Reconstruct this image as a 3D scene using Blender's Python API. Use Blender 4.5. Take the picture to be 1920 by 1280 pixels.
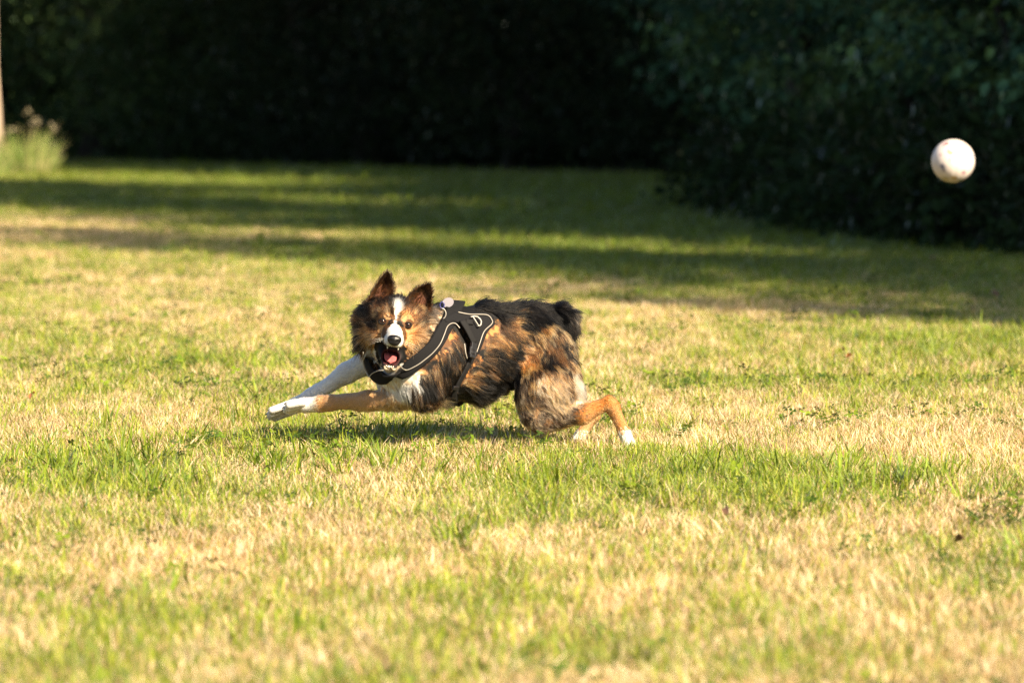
import bpy, math, random
import numpy as np
from mathutils import Vector, Matrix, Quaternion

for o in list(bpy.data.objects):
    bpy.data.objects.remove(o)
random.seed(7)
RNG = np.random.default_rng(11)
scene = bpy.context.scene
COL = scene.collection

# ------------------------------------------------------------------ camera
FPX, HORIZON, CAM_H = 7200.0, 180.0, 1.0          # focal length and horizon row in photo pixels
PITCH = math.atan((640 - HORIZON) / FPX)
cam_data = bpy.data.cameras.new('camera')
cam_data.lens = 135.0
cam_data.sensor_width = 36.0
cam_data.clip_start = 0.1
cam_data.clip_end = 2000.0
cam_data.dof.use_dof = True
cam_data.dof.focus_distance = 10.85
cam_data.dof.aperture_fstop = 4.0
cam = bpy.data.objects.new('camera', cam_data)
cam.location = (0, 0, CAM_H)
cam.rotation_euler = (math.pi / 2 - PITCH, 0, 0)
COL.objects.link(cam)
scene.camera = cam

# ------------------------------------------------------------------ world, sun, exposure
SUN_AZ, SUN_EL = math.radians(140), math.radians(35)   # azimuth clockwise from +Y
world = bpy.data.worlds.new('World')
scene.world = world
world.use_nodes = True
wn = world.node_tree
wn.nodes.clear()
sky = wn.nodes.new('ShaderNodeTexSky')
sky.sky_type = 'NISHITA'
sky.sun_disc = False
sky.sun_elevation = SUN_EL
sky.sun_rotation = SUN_AZ
bg = wn.nodes.new('ShaderNodeBackground')
bg.inputs['Strength'].default_value = 0.05
wo = wn.nodes.new('ShaderNodeOutputWorld')
wn.links.new(sky.outputs[0], bg.inputs[0])
wn.links.new(bg.outputs[0], wo.inputs[0])
to_sun = Vector((math.sin(SUN_AZ) * math.cos(SUN_EL), math.cos(SUN_AZ) * math.cos(SUN_EL), math.sin(SUN_EL)))
sun_data = bpy.data.lights.new('sun', 'SUN')
sun_data.energy = 5.0
sun_data.angle = math.radians(0.5)
sun_data.color = (1.0, 0.84, 0.60)
sun = bpy.data.objects.new('sun', sun_data)
sun.rotation_euler = (-to_sun).to_track_quat('-Z', 'Y').to_euler()
sun.location = to_sun * 60
COL.objects.link(sun)
vs = scene.view_settings
vs.view_transform = 'Standard'
vs.look = 'None'
vs.gamma = 1.0
vs.use_curve_mapping = False
vs.exposure = 2.1
cy = scene.cycles
cy.max_bounces = 6
cy.transparent_max_bounces = 4
cy.diffuse_bounces = 3
cy.glossy_bounces = 2
cy.transmission_bounces = 4
cy.use_denoising = True
cy.denoiser = 'OPENIMAGEDENOISE'
cy.denoising_input_passes = 'RGB_ALBEDO_NORMAL'
cy.denoising_prefilter = 'NONE'
cy.use_adaptive_sampling = False
cy.caustics_reflective = False
cy.caustics_refractive = False
scene.cycles_curves.shape = 'RIBBONS'
scene.cycles_curves.subdivisions = 2

# ------------------------------------------------------------------ helpers
CP, SP = math.cos(PITCH), math.sin(PITCH)
CAM = np.array([0, 0, CAM_H])

def ray(px, py):
    u, v = (px - 960) / FPX, -(py - 640) / FPX
    d = np.array([u, CP + v * SP, -SP + v * CP])
    return d

def at(px, py, Y):
    d = ray(px, py)
    return CAM + d * (Y / d[1])

def ground_at(px, py):
    d = ray(px, py)
    return CAM + d * (-CAM_H / d[2])

def lattice(ix, iy, iz, seed):
    n = (ix.astype(np.int64) * 374761393 + iy.astype(np.int64) * 668265263 + iz.astype(np.int64) * 2147483647 + seed * 1274126177)
    n = (n ^ (n >> 13)) * 1274126177
    n = n ^ (n >> 16)
    return (n & 0xFFFFF) / float(0xFFFFF)

def noise3(p, scale, seed=0):
    q = np.asarray(p) * scale
    i = np.floor(q).astype(np.int64)
    f = q - i
    f = f * f * (3 - 2 * f)
    r = 0
    for a in (0, 1):
        for b in (0, 1):
            for c in (0, 1):
                w = (f[..., 0] if a else 1 - f[..., 0]) * (f[..., 1] if b else 1 - f[..., 1]) * (f[..., 2] if c else 1 - f[..., 2])
                r = r + w * lattice(i[..., 0] + a, i[..., 1] + b, i[..., 2] + c, seed)
    return r

def noise2(x, y, scale, seed=0):
    return noise3(np.stack([x, y, np.zeros_like(x)], -1), scale, seed)

def mesh_from(name, verts, faces_flat, sizes, smooth=False, colors=None, mats=()):
    """numpy arrays to a mesh; sizes = loop count for each face."""
    me = bpy.data.meshes.new(name)
    verts = np.asarray(verts, dtype=np.float32)
    faces_flat = np.asarray(faces_flat, dtype=np.int32)
    sizes = np.asarray(sizes, dtype=np.int32)
    me.vertices.add(len(verts))
    me.vertices.foreach_set('co', verts.ravel())
    me.loops.add(len(faces_flat))
    me.loops.foreach_set('vertex_index', faces_flat)
    me.polygons.add(len(sizes))
    st = np.zeros(len(sizes), dtype=np.int32)
    st[1:] = np.cumsum(sizes)[:-1]
    me.polygons.foreach_set('loop_start', st)
    me.polygons.foreach_set('loop_total', sizes)
    me.polygons.foreach_set('use_smooth', np.full(len(sizes), smooth))
    if colors is not None:
        a = me.color_attributes.new('Col', 'FLOAT_COLOR', 'POINT')
        c = np.ones((len(verts), 4), dtype=np.float32)
        c[:, :3] = colors
        a.data.foreach_set('color', c.ravel())
    me.update(calc_edges=True)
    me.validate()
    for m in mats:
        me.materials.append(m)
    return me

def link(name, me, parent=None, collection=None):
    o = bpy.data.objects.new(name, me)
    (collection or COL).objects.link(o)
    if parent is not None:
        o.parent = parent
    return o

def tag(o, label=None, cat=None, group=None, kind=None):
    if label: o['label'] = label
    if cat: o['category'] = cat
    if group: o['group'] = group
    if kind: o['kind'] = kind
    return o

def empty(name, loc):
    o = bpy.data.objects.new(name, None)
    o.location = loc
    COL.objects.link(o)
    return o

class MB:
    """collects polygons for one mesh"""
    def __init__(self):
        self.v, self.f = [], []
    def tube(self, pts, radii, seg=10, cap=True, flat=1.0, up=None):
        pts = [Vector(p) for p in pts]
        base = len(self.v)
        prev = None
        for i, p in enumerate(pts):
            t = (pts[min(i + 1, len(pts) - 1)] - pts[max(i - 1, 0)]).normalized()
            if prev is None:
                ref = Vector(up) if up is not None else (Vector((0, 0, 1)) if abs(t.z) < 0.9 else Vector((1, 0, 0)))
                n = (ref - t * ref.dot(t)).normalized()
            else:
                n = (prev - t * prev.dot(t)).normalized()
            prev = n
            b = t.cross(n)
            r = radii[i] if hasattr(radii, '__len__') else radii
            for k in range(seg):
                a = 2 * math.pi * k / seg
                self.v.append(p + n * (math.cos(a) * r * flat) + b * (math.sin(a) * r))
        for i in range(len(pts) - 1):
            for k in range(seg):
                a, b2 = base + i * seg + k, base + i * seg + (k + 1) % seg
                self.f.append((a, b2, b2 + seg, a + seg))
        if cap:
            self.f.append(tuple(base + k for k in reversed(range(seg))))
            e = base + (len(pts) - 1) * seg
            self.f.append(tuple(e + k for k in range(seg)))
        return self
    def ball(self, c, r, nu=14, nv=10, rot=None):
        """ellipsoid, r = three radii"""
        c = Vector(c); base = len(self.v)
        r = r if hasattr(r, '__len__') else (r, r, r)
        M = rot if rot is not None else Matrix.Identity(3)
        for j in range(1, nv):
            th = math.pi * j / nv
            for i in range(nu):
                ph = 2 * math.pi * i / nu
                self.v.append(c + M @ Vector((r[0] * math.sin(th) * math.cos(ph), r[1] * math.sin(th) * math.sin(ph), r[2] * math.cos(th))))
        t = len(self.v); self.v.append(c + M @ Vector((0, 0, r[2]))); self.v.append(c - M @ Vector((0, 0, r[2])))
        for j in range(nv - 2):
            for i in range(nu):
                a, b = base + j * nu + i, base + j * nu + (i + 1) % nu
                self.f.append((a, a + nu, b + nu, b))
        for i in range(nu):
            self.f.append((t, base + i, base + (i + 1) % nu))
            e = base + (nv - 2) * nu
            self.f.append((t + 1, e + (i + 1) % nu, e + i))
        return self
    def box(self, c, ax, ay, az):
        """box about c with half-axis vectors"""
        c, ax, ay, az = map(Vector, (c, ax, ay, az)); b = len(self.v)
        for sz in (-1, 1):
            for sx, sy in ((-1, -1), (1, -1), (1, 1), (-1, 1)):
                self.v.append(c + ax * sx + ay * sy + az * sz)
        for q in ((0, 3, 2, 1), (4, 5, 6, 7), (0, 1, 5, 4), (1, 2, 6, 5), (2, 3, 7, 6), (3, 0, 4, 7)):
            self.f.append(tuple(b + k for k in q))
        return self
    def build(self, name, mat, parent=None, smooth=True, off=None):
        me = bpy.data.meshes.new(name)
        o3 = Vector(off) if off is not None else Vector((0, 0, 0))
        me.from_pydata([tuple(Vector(p) - o3) for p in self.v], [], self.f)
        me.update()
        if smooth:
            me.polygons.foreach_set('use_smooth', [True] * len(me.polygons))
        me.materials.append(mat)
        return link(name, me, parent)

# ------------------------------------------------------------------ materials
def new_mat(name):
    m = bpy.data.materials.new(name)
    m.use_nodes = True
    m.node_tree.nodes.clear()
    return m, m.node_tree.nodes, m.node_tree.links

def simple(name, color, rough=0.6, metal=0.0, spec=0.5, noise_scale=None, noise_amt=0.2, bump=0.0):
    m, N, L = new_mat(name)
    p = N.new('ShaderNodeBsdfPrincipled')
    p.inputs['Base Color'].default_value = (*color, 1)
    p.inputs['Roughness'].default_value = rough
    p.inputs['Metallic'].default_value = metal
    p.inputs['Specular IOR Level'].default_value = spec
    if noise_scale:
        tc = N.new('ShaderNodeTexCoord')
        n = N.new('ShaderNodeTexNoise'); n.inputs['Scale'].default_value = noise_scale; n.inputs['Detail'].default_value = 5
        L.new(tc.outputs['Object'], n.inputs['Vector'])
        mx = N.new('ShaderNodeMix'); mx.data_type = 'RGBA'; mx.blend_type = 'MIX'
        mx.inputs['A'].default_value = (*[c * (1 - noise_amt) for c in color], 1)
        mx.inputs['B'].default_value = (*[min(1, c * (1 + noise_amt)) for c in color], 1)
        L.new(n.outputs['Fac'], mx.inputs['Factor']); L.new(mx.outputs['Result'], p.inputs['Base Color'])
        if bump:
            b = N.new('ShaderNodeBump'); b.inputs['Strength'].default_value = bump; b.inputs['Distance'].default_value = 0.004
            L.new(n.outputs['Fac'], b.inputs['Height']); L.new(b.outputs[0], p.inputs['Normal'])
    out = N.new('ShaderNodeOutputMaterial'); L.new(p.outputs[0], out.inputs[0])
    return m

def foliage_mat(name, trans=0.35, rough=0.45, spec=0.3, var=0.35, tint=None, coat=0.12):
    """leaf or blade: vertex colour, random per instance, some light passing through"""
    m, N, L = new_mat(name)
    at_ = N.new('ShaderNodeAttribute'); at_.attribute_name = 'Col'
    oi = N.new('ShaderNodeObjectInfo')
    mr = N.new('ShaderNodeMapRange'); mr.inputs['To Min'].default_value = 1 - var; mr.inputs['To Max'].default_value = 1 + var
    L.new(oi.outputs['Random'], mr.inputs['Value'])
    mul = N.new('ShaderNodeVectorMath'); mul.operation = 'SCALE'
    L.new(at_.outputs['Color'], mul.inputs[0]); L.new(mr.outputs[0], mul.inputs['Scale'])
    d = N.new('ShaderNodeBsdfDiffuse'); t = N.new('ShaderNodeBsdfTranslucent'); g = N.new('ShaderNodeBsdfGlossy')
    g.inputs['Roughness'].default_value = rough
    g.inputs['Color'].default_value = (1, 1, 1, 1)
    L.new(mul.outputs[0], d.inputs['Color'])
    tm = N.new('ShaderNodeVectorMath'); tm.operation = 'MULTIPLY'; tm.inputs[1].default_value = tint or (1.25, 1.2, 0.6)
    L.new(mul.outputs[0], tm.inputs[0]); L.new(tm.outputs[0], t.inputs['Color'])
    m1 = N.new('ShaderNodeMixShader'); m1.inputs[0].default_value = trans
    L.new(d.outputs[0], m1.inputs[1]); L.new(t.outputs[0], m1.inputs[2])
    fr = N.new('ShaderNodeFresnel'); fr.inputs['IOR'].default_value = 1.35
    fm = N.new('ShaderNodeMath'); fm.operation = 'MULTIPLY'; fm.inputs[1].default_value = coat * 4
    L.new(fr.outputs[0], fm.inputs[0])
    m2 = N.new('ShaderNodeMixShader'); L.new(fm.outputs[0], m2.inputs[0])
    L.new(m1.outputs[0], m2.inputs[1]); L.new(g.outputs[0], m2.inputs[2])
    out = N.new('ShaderNodeOutputMaterial'); L.new(m2.outputs[0], out.inputs[0])
    return m

M_BLADE = foliage_mat('grass_blade', trans=0.35, coat=0.03, var=0.25, tint=(1.2, 1.2, .5))
M_LEAF = foliage_mat('tree_leaf', trans=0.2, coat=0.02, var=0.2, rough=.6)
M_BARK = simple('bark', (0.014, 0.012, 0.010), 0.9, noise_scale=9, noise_amt=0.45, bump=0.8)
M_BARK_PALE = simple('pale_bark', (0.50, 0.38, 0.29), 0.9, noise_scale=7, noise_amt=0.35, bump=0.8)

def ground_mat():
    m, N, L = new_mat('meadow_soil')
    geo = N.new('ShaderNodeNewGeometry')
    n1 = N.new('ShaderNodeTexNoise'); n1.inputs['Scale'].default_value = 0.7; n1.inputs['Detail'].default_value = 6
    n2 = N.new('ShaderNodeTexNoise'); n2.inputs['Scale'].default_value = 45; n2.inputs['Detail'].default_value = 4
    L.new(geo.outputs['Position'], n1.inputs['Vector']); L.new(geo.outputs['Position'], n2.inputs['Vector'])
    r1 = N.new('ShaderNodeValToRGB')
    r1.color_ramp.elements[0].position = 0.38; r1.color_ramp.elements[0].color = (0.30, 0.21, 0.10, 1)
    r1.color_ramp.elements[1].position = 0.62; r1.color_ramp.elements[1].color = (0.10, 0.13, 0.03, 1)
    L.new(n1.outputs['Fac'], r1.inputs[0])
    r2 = N.new('ShaderNodeValToRGB')
    r2.color_ramp.elements[0].position = 0.3; r2.color_ramp.elements[0].color = (0.45, 0.42, 0.4, 1)
    r2.color_ramp.elements[1].position = 0.7; r2.color_ramp.elements[1].color = (1.25, 1.2, 1.1, 1)
    L.new(n2.outputs['Fac'], r2.inputs[0])
    mx = N.new('ShaderNodeMix'); mx.data_type = 'RGBA'; mx.blend_type = 'MULTIPLY'; mx.inputs['Factor'].default_value = 1
    L.new(r1.outputs[0], mx.inputs['A']); L.new(r2.outputs[0], mx.inputs['B'])
    p = N.new('ShaderNodeBsdfDiffuse'); L.new(mx.outputs['Result'], p.inputs['Color'])
    b = N.new('ShaderNodeBump'); b.inputs['Distance'].default_value = 0.02; b.inputs['Strength'].default_value = 0.6
    L.new(n2.outputs['Fac'], b.inputs['Height']); L.new(b.outputs[0], p.inputs['Normal'])
    out = N.new('ShaderNodeOutputMaterial'); L.new(p.outputs[0], out.inputs[0])
    return m

# ------------------------------------------------------------------ ground
S = 900.0
me = mesh_from('ground', [(-S, -S, 0), (S, -S, 0), (S, S, 0), (-S, S, 0)], [0, 1, 2, 3], [4], mats=[ground_mat()])
tag(link('ground', me), kind='structure')

# woodland floor under the trees: dark leaf litter, a sheet 4 mm above the ground
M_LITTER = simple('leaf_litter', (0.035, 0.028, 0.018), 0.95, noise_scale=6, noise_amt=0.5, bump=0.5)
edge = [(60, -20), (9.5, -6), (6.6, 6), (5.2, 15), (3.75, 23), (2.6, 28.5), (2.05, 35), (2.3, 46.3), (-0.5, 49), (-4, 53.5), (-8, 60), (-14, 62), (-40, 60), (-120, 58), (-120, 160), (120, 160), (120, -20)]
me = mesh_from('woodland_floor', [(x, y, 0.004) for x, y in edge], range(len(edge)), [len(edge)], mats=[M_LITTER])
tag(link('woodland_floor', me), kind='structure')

# ------------------------------------------------------------------ grass: clump meshes
def clump(kind, seed):
    r = np.random.default_rng(seed)
    V, F, S_, C = [], [], [], []
    def blade(x, y, h, w, az, lean, curl, col, seg=3):
        b = len(V)
        d = np.array([math.cos(az), math.sin(az)])
        # the flat of the blade turned by a random twist
        tw = az + math.pi / 2 + r.uniform(-0.9, 0.9)
        s = np.array([math.cos(tw), math.sin(tw)])
        for i in range(seg + 1):
            t = i / seg
            off = (lean * t + curl * t * t) * h
            z = h * (t - 0.35 * curl * t * t)
            c = np.array([x, y]) + d * off
            ww = w * 0.5 * (1 - t ** 1.8) if i < seg else 0
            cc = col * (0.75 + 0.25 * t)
            if i < seg:
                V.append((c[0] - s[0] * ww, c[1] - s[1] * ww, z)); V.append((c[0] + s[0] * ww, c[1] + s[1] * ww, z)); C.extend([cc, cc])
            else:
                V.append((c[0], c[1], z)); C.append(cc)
        for i in range(seg - 1):
            F.extend([b + 2 * i, b + 2 * i + 1, b + 2 * i + 3, b + 2 * i + 2]); S_.append(4)
        F.extend([b + 2 * seg - 2, b + 2 * seg - 1, b + 2 * seg]); S_.append(3)
    DRY = np.array([[.59, .425, .245], [.65, .495, .325], [.51, .335, .18], [.69, .555, .39], [.43, .285, .155]])
    GRN = np.array([[.20, .245, .022], [.25, .285, .028], [.15, .21, .02], [.31, .33, .045], [.10, .165, .02]])
    def col(P, v=0.15):
        return P[r.integers(len(P))] * r.uniform(1 - v, 1 + v)
    if kind == 'dry':
        for i in range(75):
            a, q = r.uniform(0, 6.28), 0.075 * math.sqrt(r.uniform())
            blade(q * math.cos(a), q * math.sin(a), r.uniform(.014, .042), r.uniform(.0016, .0030), r.uniform(0, 6.28), r.uniform(0, .9), r.uniform(0, .9), col(DRY), 2)
        for i in range(13):
            a, q = r.uniform(0, 6.28), 0.07 * math.sqrt(r.uniform())
            blade(q * math.cos(a), q * math.sin(a), r.uniform(.02, .045), r.uniform(.002, .003), r.uniform(0, 6.28), r.uniform(0, .5), r.uniform(0, .6), col(GRN), 2)
    elif kind == 'green':
        for i in range(34):
            a, q = r.uniform(0, 6.28), 0.07 * math.sqrt(r.uniform())
            blade(q * math.cos(a), q * math.sin(a), r.uniform(.022, .065), r.uniform(.0022, .0042), r.uniform(0, 6.28), r.uniform(0, .5), r.uniform(0, .8), col(GRN))
        for i in range(22):
            a, q = r.uniform(0, 6.28), 0.07 * math.sqrt(r.uniform())
            blade(q * math.cos(a), q * math.sin(a), r.uniform(.014, .045), r.uniform(.0016, .003), r.uniform(0, 6.28), r.uniform(0, .8), r.uniform(0, .8), col(DRY), 2)
    elif kind == 'lush_shaded':                             # greener grass near the trees, darkened to deepen their shadow
        for i in range(52):
            a, q = r.uniform(0, 6.28), 0.075 * math.sqrt(r.uniform())
            blade(q * math.cos(a), q * math.sin(a), r.uniform(.022, .06), r.uniform(.0022, .0042), r.uniform(0, 6.28), r.uniform(0, .5), r.uniform(0, .8), col(np.array([[.10, .16, .014], [.07, .125, .012], [.14, .19, .016], [.22, .20, .06]])), 2)
    elif kind == 'tall':
        for i in range(16):
            a, q = r.uniform(0, 6.28), 0.045 * math.sqrt(r.uniform())
            blade(q * math.cos(a), q * math.sin(a), r.uniform(.05, .125), r.uniform(.0042, .0085), a + r.uniform(-.9, .9), r.uniform(.05, .6), r.uniform(0, .7), col(GRN[[0, 2, 4, 2]], .2), 4)
        for i in range(10):
            a, q = r.uniform(0, 6.28), 0.05 * math.sqrt(r.uniform())
            blade(q * math.cos(a), q * math.sin(a), r.uniform(.03, .08), r.uniform(.002, .004), r.uniform(0, 6.28), r.uniform(0, .6), r.uniform(0, .8), col(DRY if i < 3 else GRN), 3)
    else:                                            # clover and small broad leaves
        for i in range(9):
            a, q = r.uniform(0, 6.28), 0.05 * math.sqrt(r.uniform())
            x, y, h = q * math.cos(a), q * math.sin(a), r.uniform(.015, .05)
            c = col(np.array([[.08, .13, .012], [.13, .18, .015], [.03, .055, .012], [.035, .06, .012]]), .2)
            blade(x, y, h, .0018, a, .2, 0, c * .8, 2)
            x2, y2 = x + math.cos(a) * .2 * h, y + math.sin(a) * .2 * h
            rad = r.uniform(.005, .0105)
            tilt = np.array([r.uniform(-.7, .7), r.uniform(-.7, .7)])
            for k in range(3):
                b = len(V); th = a + k * 2.094
                e1 = np.array([math.cos(th), math.sin(th)]); e2 = np.array([-e1[1], e1[0]])
                for (p1, p2) in ((0, 0), (.7, -.55), (1.45, -.4), (1.3, 0), (1.45, .4), (.7, .55)):
                    v = e1 * p1 * rad + e2 * p2 * rad
                    V.append((x2 + v[0], y2 + v[1], h + float(v @ tilt) - .2 * abs(p2) * rad)); C.append(c)
                F.extend(range(b, b + 6)); S_.append(6)
    return mesh_from('grass_clump', V, F, S_, colors=np.array(C), mats=[M_BLADE])

CLUMPS = bpy.data.collections.new('grass_sources')
KINDS = [('dry', 6), ('green', 6), ('tall', 5), ('leafy', 4), ('lush_shaded', 5)]
FIRST, n_ = {}, 0
for kind, cnt in KINDS:
    FIRST[kind] = (n_, cnt)
    for i in range(cnt):
        link('clump_%03d' % n_, clump(kind, 100 + n_), collection=CLUMPS)
        n_ += 1

def instancer(name, pts, rot, scl, idx, coll, label, cat):
    me = bpy.data.meshes.new(name)
    me.vertices.add(len(pts))
    me.vertices.foreach_set('co', np.asarray(pts, np.float32).ravel())
    for an, typ, data in (('rot', 'FLOAT_VECTOR', rot), ('scl', 'FLOAT_VECTOR', scl)):
        a = me.attributes.new(an, typ, 'POINT'); a.data.foreach_set('vector', np.asarray(data, np.float32).ravel())
    a = me.attributes.new('idx', 'INT', 'POINT'); a.data.foreach_set('value', np.asarray(idx, np.int32))
    me.update()
    o = link(name, me)
    ng = bpy.data.node_groups.new(name + '_nodes', 'GeometryNodeTree')
    ng.interface.new_socket('Geometry', in_out='INPUT', socket_type='NodeSocketGeometry')
    ng.interface.new_socket('Geometry', in_out='OUTPUT', socket_type='NodeSocketGeometry')
    gi, go = ng.nodes.new('NodeGroupInput'), ng.nodes.new('NodeGroupOutput')
    ip = ng.nodes.new('GeometryNodeInstanceOnPoints')
    ci = ng.nodes.new('GeometryNodeCollectionInfo')
    ci.inputs['Collection'].default_value = coll
    ci.inputs['Separate Children'].default_value = True
    ci.inputs['Reset Children'].default_value = True
    def na(n, t):
        x = ng.nodes.new('GeometryNodeInputNamedAttribute'); x.data_type = t; x.inputs['Name'].default_value = n
        return x.outputs['Attribute']
    L = ng.links
    L.new(gi.outputs[0], ip.inputs['Points']); L.new(ci.outputs[0], ip.inputs['Instance'])
    ip.inputs['Pick Instance'].default_value = True
    L.new(na('idx', 'INT'), ip.inputs['Instance Index'])
    e2r = ng.nodes.new('FunctionNodeEulerToRotation'); L.new(na('rot', 'FLOAT_VECTOR'), e2r.inputs[0])
    L.new(e2r.outputs[0], ip.inputs['Rotation']); L.new(na('scl', 'FLOAT_VECTOR'), ip.inputs['Scale'])
    L.new(ip.outputs[0], go.inputs[0])
    o.modifiers.new('scatter', 'NODES').node_group = ng
    tag(o, label, cat, kind='stuff')
    return o

# patches seen in the photograph, (px, py, half width px, half height px, amount): + green, - dry
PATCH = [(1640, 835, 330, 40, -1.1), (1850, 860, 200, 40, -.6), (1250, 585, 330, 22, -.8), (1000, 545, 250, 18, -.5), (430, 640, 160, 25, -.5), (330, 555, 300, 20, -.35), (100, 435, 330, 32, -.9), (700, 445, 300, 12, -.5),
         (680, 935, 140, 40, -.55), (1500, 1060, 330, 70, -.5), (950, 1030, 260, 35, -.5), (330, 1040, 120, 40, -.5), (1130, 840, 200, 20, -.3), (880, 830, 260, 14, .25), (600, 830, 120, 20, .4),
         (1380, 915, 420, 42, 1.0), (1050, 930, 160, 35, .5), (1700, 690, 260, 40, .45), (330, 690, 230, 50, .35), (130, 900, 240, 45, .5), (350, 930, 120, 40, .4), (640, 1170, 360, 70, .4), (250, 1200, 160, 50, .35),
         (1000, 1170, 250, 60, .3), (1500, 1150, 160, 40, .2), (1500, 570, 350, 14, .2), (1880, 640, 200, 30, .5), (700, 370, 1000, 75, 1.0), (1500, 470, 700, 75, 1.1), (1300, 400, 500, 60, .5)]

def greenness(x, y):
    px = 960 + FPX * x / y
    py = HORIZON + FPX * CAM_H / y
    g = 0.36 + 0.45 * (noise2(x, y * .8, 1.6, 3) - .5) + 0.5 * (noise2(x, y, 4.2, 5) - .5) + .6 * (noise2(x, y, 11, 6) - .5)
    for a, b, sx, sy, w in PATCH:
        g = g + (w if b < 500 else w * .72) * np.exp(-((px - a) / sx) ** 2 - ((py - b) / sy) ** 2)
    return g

def sample(y0, y1, dens, margin=1.7):
    hw = .1335 * y1 * 1.1 + margin
    n = int(2 * hw * (y1 - y0) * dens)
    x, y = RNG.uniform(-hw, hw, n), RNG.uniform(y0, y1, n)
    k = np.abs(x) < .1335 * y * 1.1 + margin
    return x[k], y[k]

def inside_wood(x, y):
    lim = np.interp(y, [-20, 6, 15, 23, 28.5, 35, 46, 47], [12, 6.6, 5.2, 3.75, 2.6, 2.05, 2.2, 2.3])
    back = np.interp(x, [-8, -4, -.5, 2.3], [60, 53.5, 49, 46.3])
    return (x > lim) | (y > back)

gp, gr, gs, gi_ = [], [], [], []
def scatter(x, y, kind, smin, smax, zs=1.0):
    k = ~inside_wood(x, y)
    x, y = x[k], y[k]
    n = len(x)
    gp.append(np.stack([x, y, np.full(n, -.002)], 1))
    gr.append(np.stack([RNG.normal(0, .10, n), RNG.normal(0, .10, n), RNG.uniform(0, 6.28, n)], 1))
    s = RNG.uniform(smin, smax, n)
    gs.append(np.stack([s, s, s * RNG.uniform(.8, 1.2, n) * zs], 1))
    a, c = FIRST[kind]
    gi_.append(a + RNG.integers(0, c, n))

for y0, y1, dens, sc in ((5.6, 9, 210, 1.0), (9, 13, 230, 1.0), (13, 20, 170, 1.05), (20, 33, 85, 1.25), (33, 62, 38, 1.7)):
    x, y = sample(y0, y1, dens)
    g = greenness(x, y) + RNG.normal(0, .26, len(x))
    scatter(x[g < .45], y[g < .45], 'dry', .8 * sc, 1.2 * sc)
    lush_shaded = g > 1.02
    if y0 < 12: lush_shaded[:] = False
    k = (g >= .45) & ~lush_shaded
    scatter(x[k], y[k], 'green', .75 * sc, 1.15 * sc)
    scatter(x[lush_shaded], y[lush_shaded], 'lush_shaded', .8 * sc, 1.2 * sc)
    x, y = sample(y0, y1, dens * .5)                 # green shoots between the straw
    g = greenness(x, y)
    k = RNG.uniform(size=len(x)) < np.clip((g - .12) * .5, .0, .8)
    scatter(x[k], y[k], 'lush_shaded' if y0 > 19 else 'green', .8 * sc, 1.25 * sc)
    x, y = sample(y0, y1, dens * .30)                # taller tufts
    g = greenness(x, y)
    k = RNG.uniform(size=len(x)) < np.clip((g - .55) * .8, .006, .8)
    scatter(x[k], y[k], 'tall', .5 * sc, 1.0 * sc)
    x, y = sample(y0, y1, dens * .22)                # clover
    k = RNG.uniform(size=len(x)) < np.clip(noise2(x, y, 1.3, 9) * 1.6 - .55, .03, .7)
    scatter(x[k], y[k], 'leafy', .7 * sc, 1.3 * sc)

for px, py, sx, sy, n, kind, s0, s1 in ((1390, 912, 220, 20, 60, 'tall', .5, .9), (1080, 900, 70, 14, 10, 'tall', .5, .85), (1580, 925, 150, 18, 26, 'tall', .5, .9), (120, 900, 110, 25, 34, 'tall', .6, 1.0), (560, 880, 60, 16, 12, 'tall', .7, 1.0),
                                     (855, 1012, 10, 5, 4, 'tall', .7, .95), (1905, 930, 12, 8, 4, 'tall', .5, .8), (640, 825, 110, 8, 16, 'tall', .5, .8), (1740, 655, 120, 18, 30, 'tall', .5, .9)):
    q = np.array([ground_at(px + a, py + b) for a, b in zip(RNG.normal(0, sx, n), RNG.normal(0, sy, n))])
    scatter(q[:, 0], q[:, 1], kind, s0, s1)
grass_pts = (np.concatenate(gp), np.concatenate(gr), np.concatenate(gs), np.concatenate(gi_))
instancer('meadow_grass', *grass_pts, CLUMPS, 'patchy meadow grass, half green and half dried to straw', 'grass')

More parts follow.
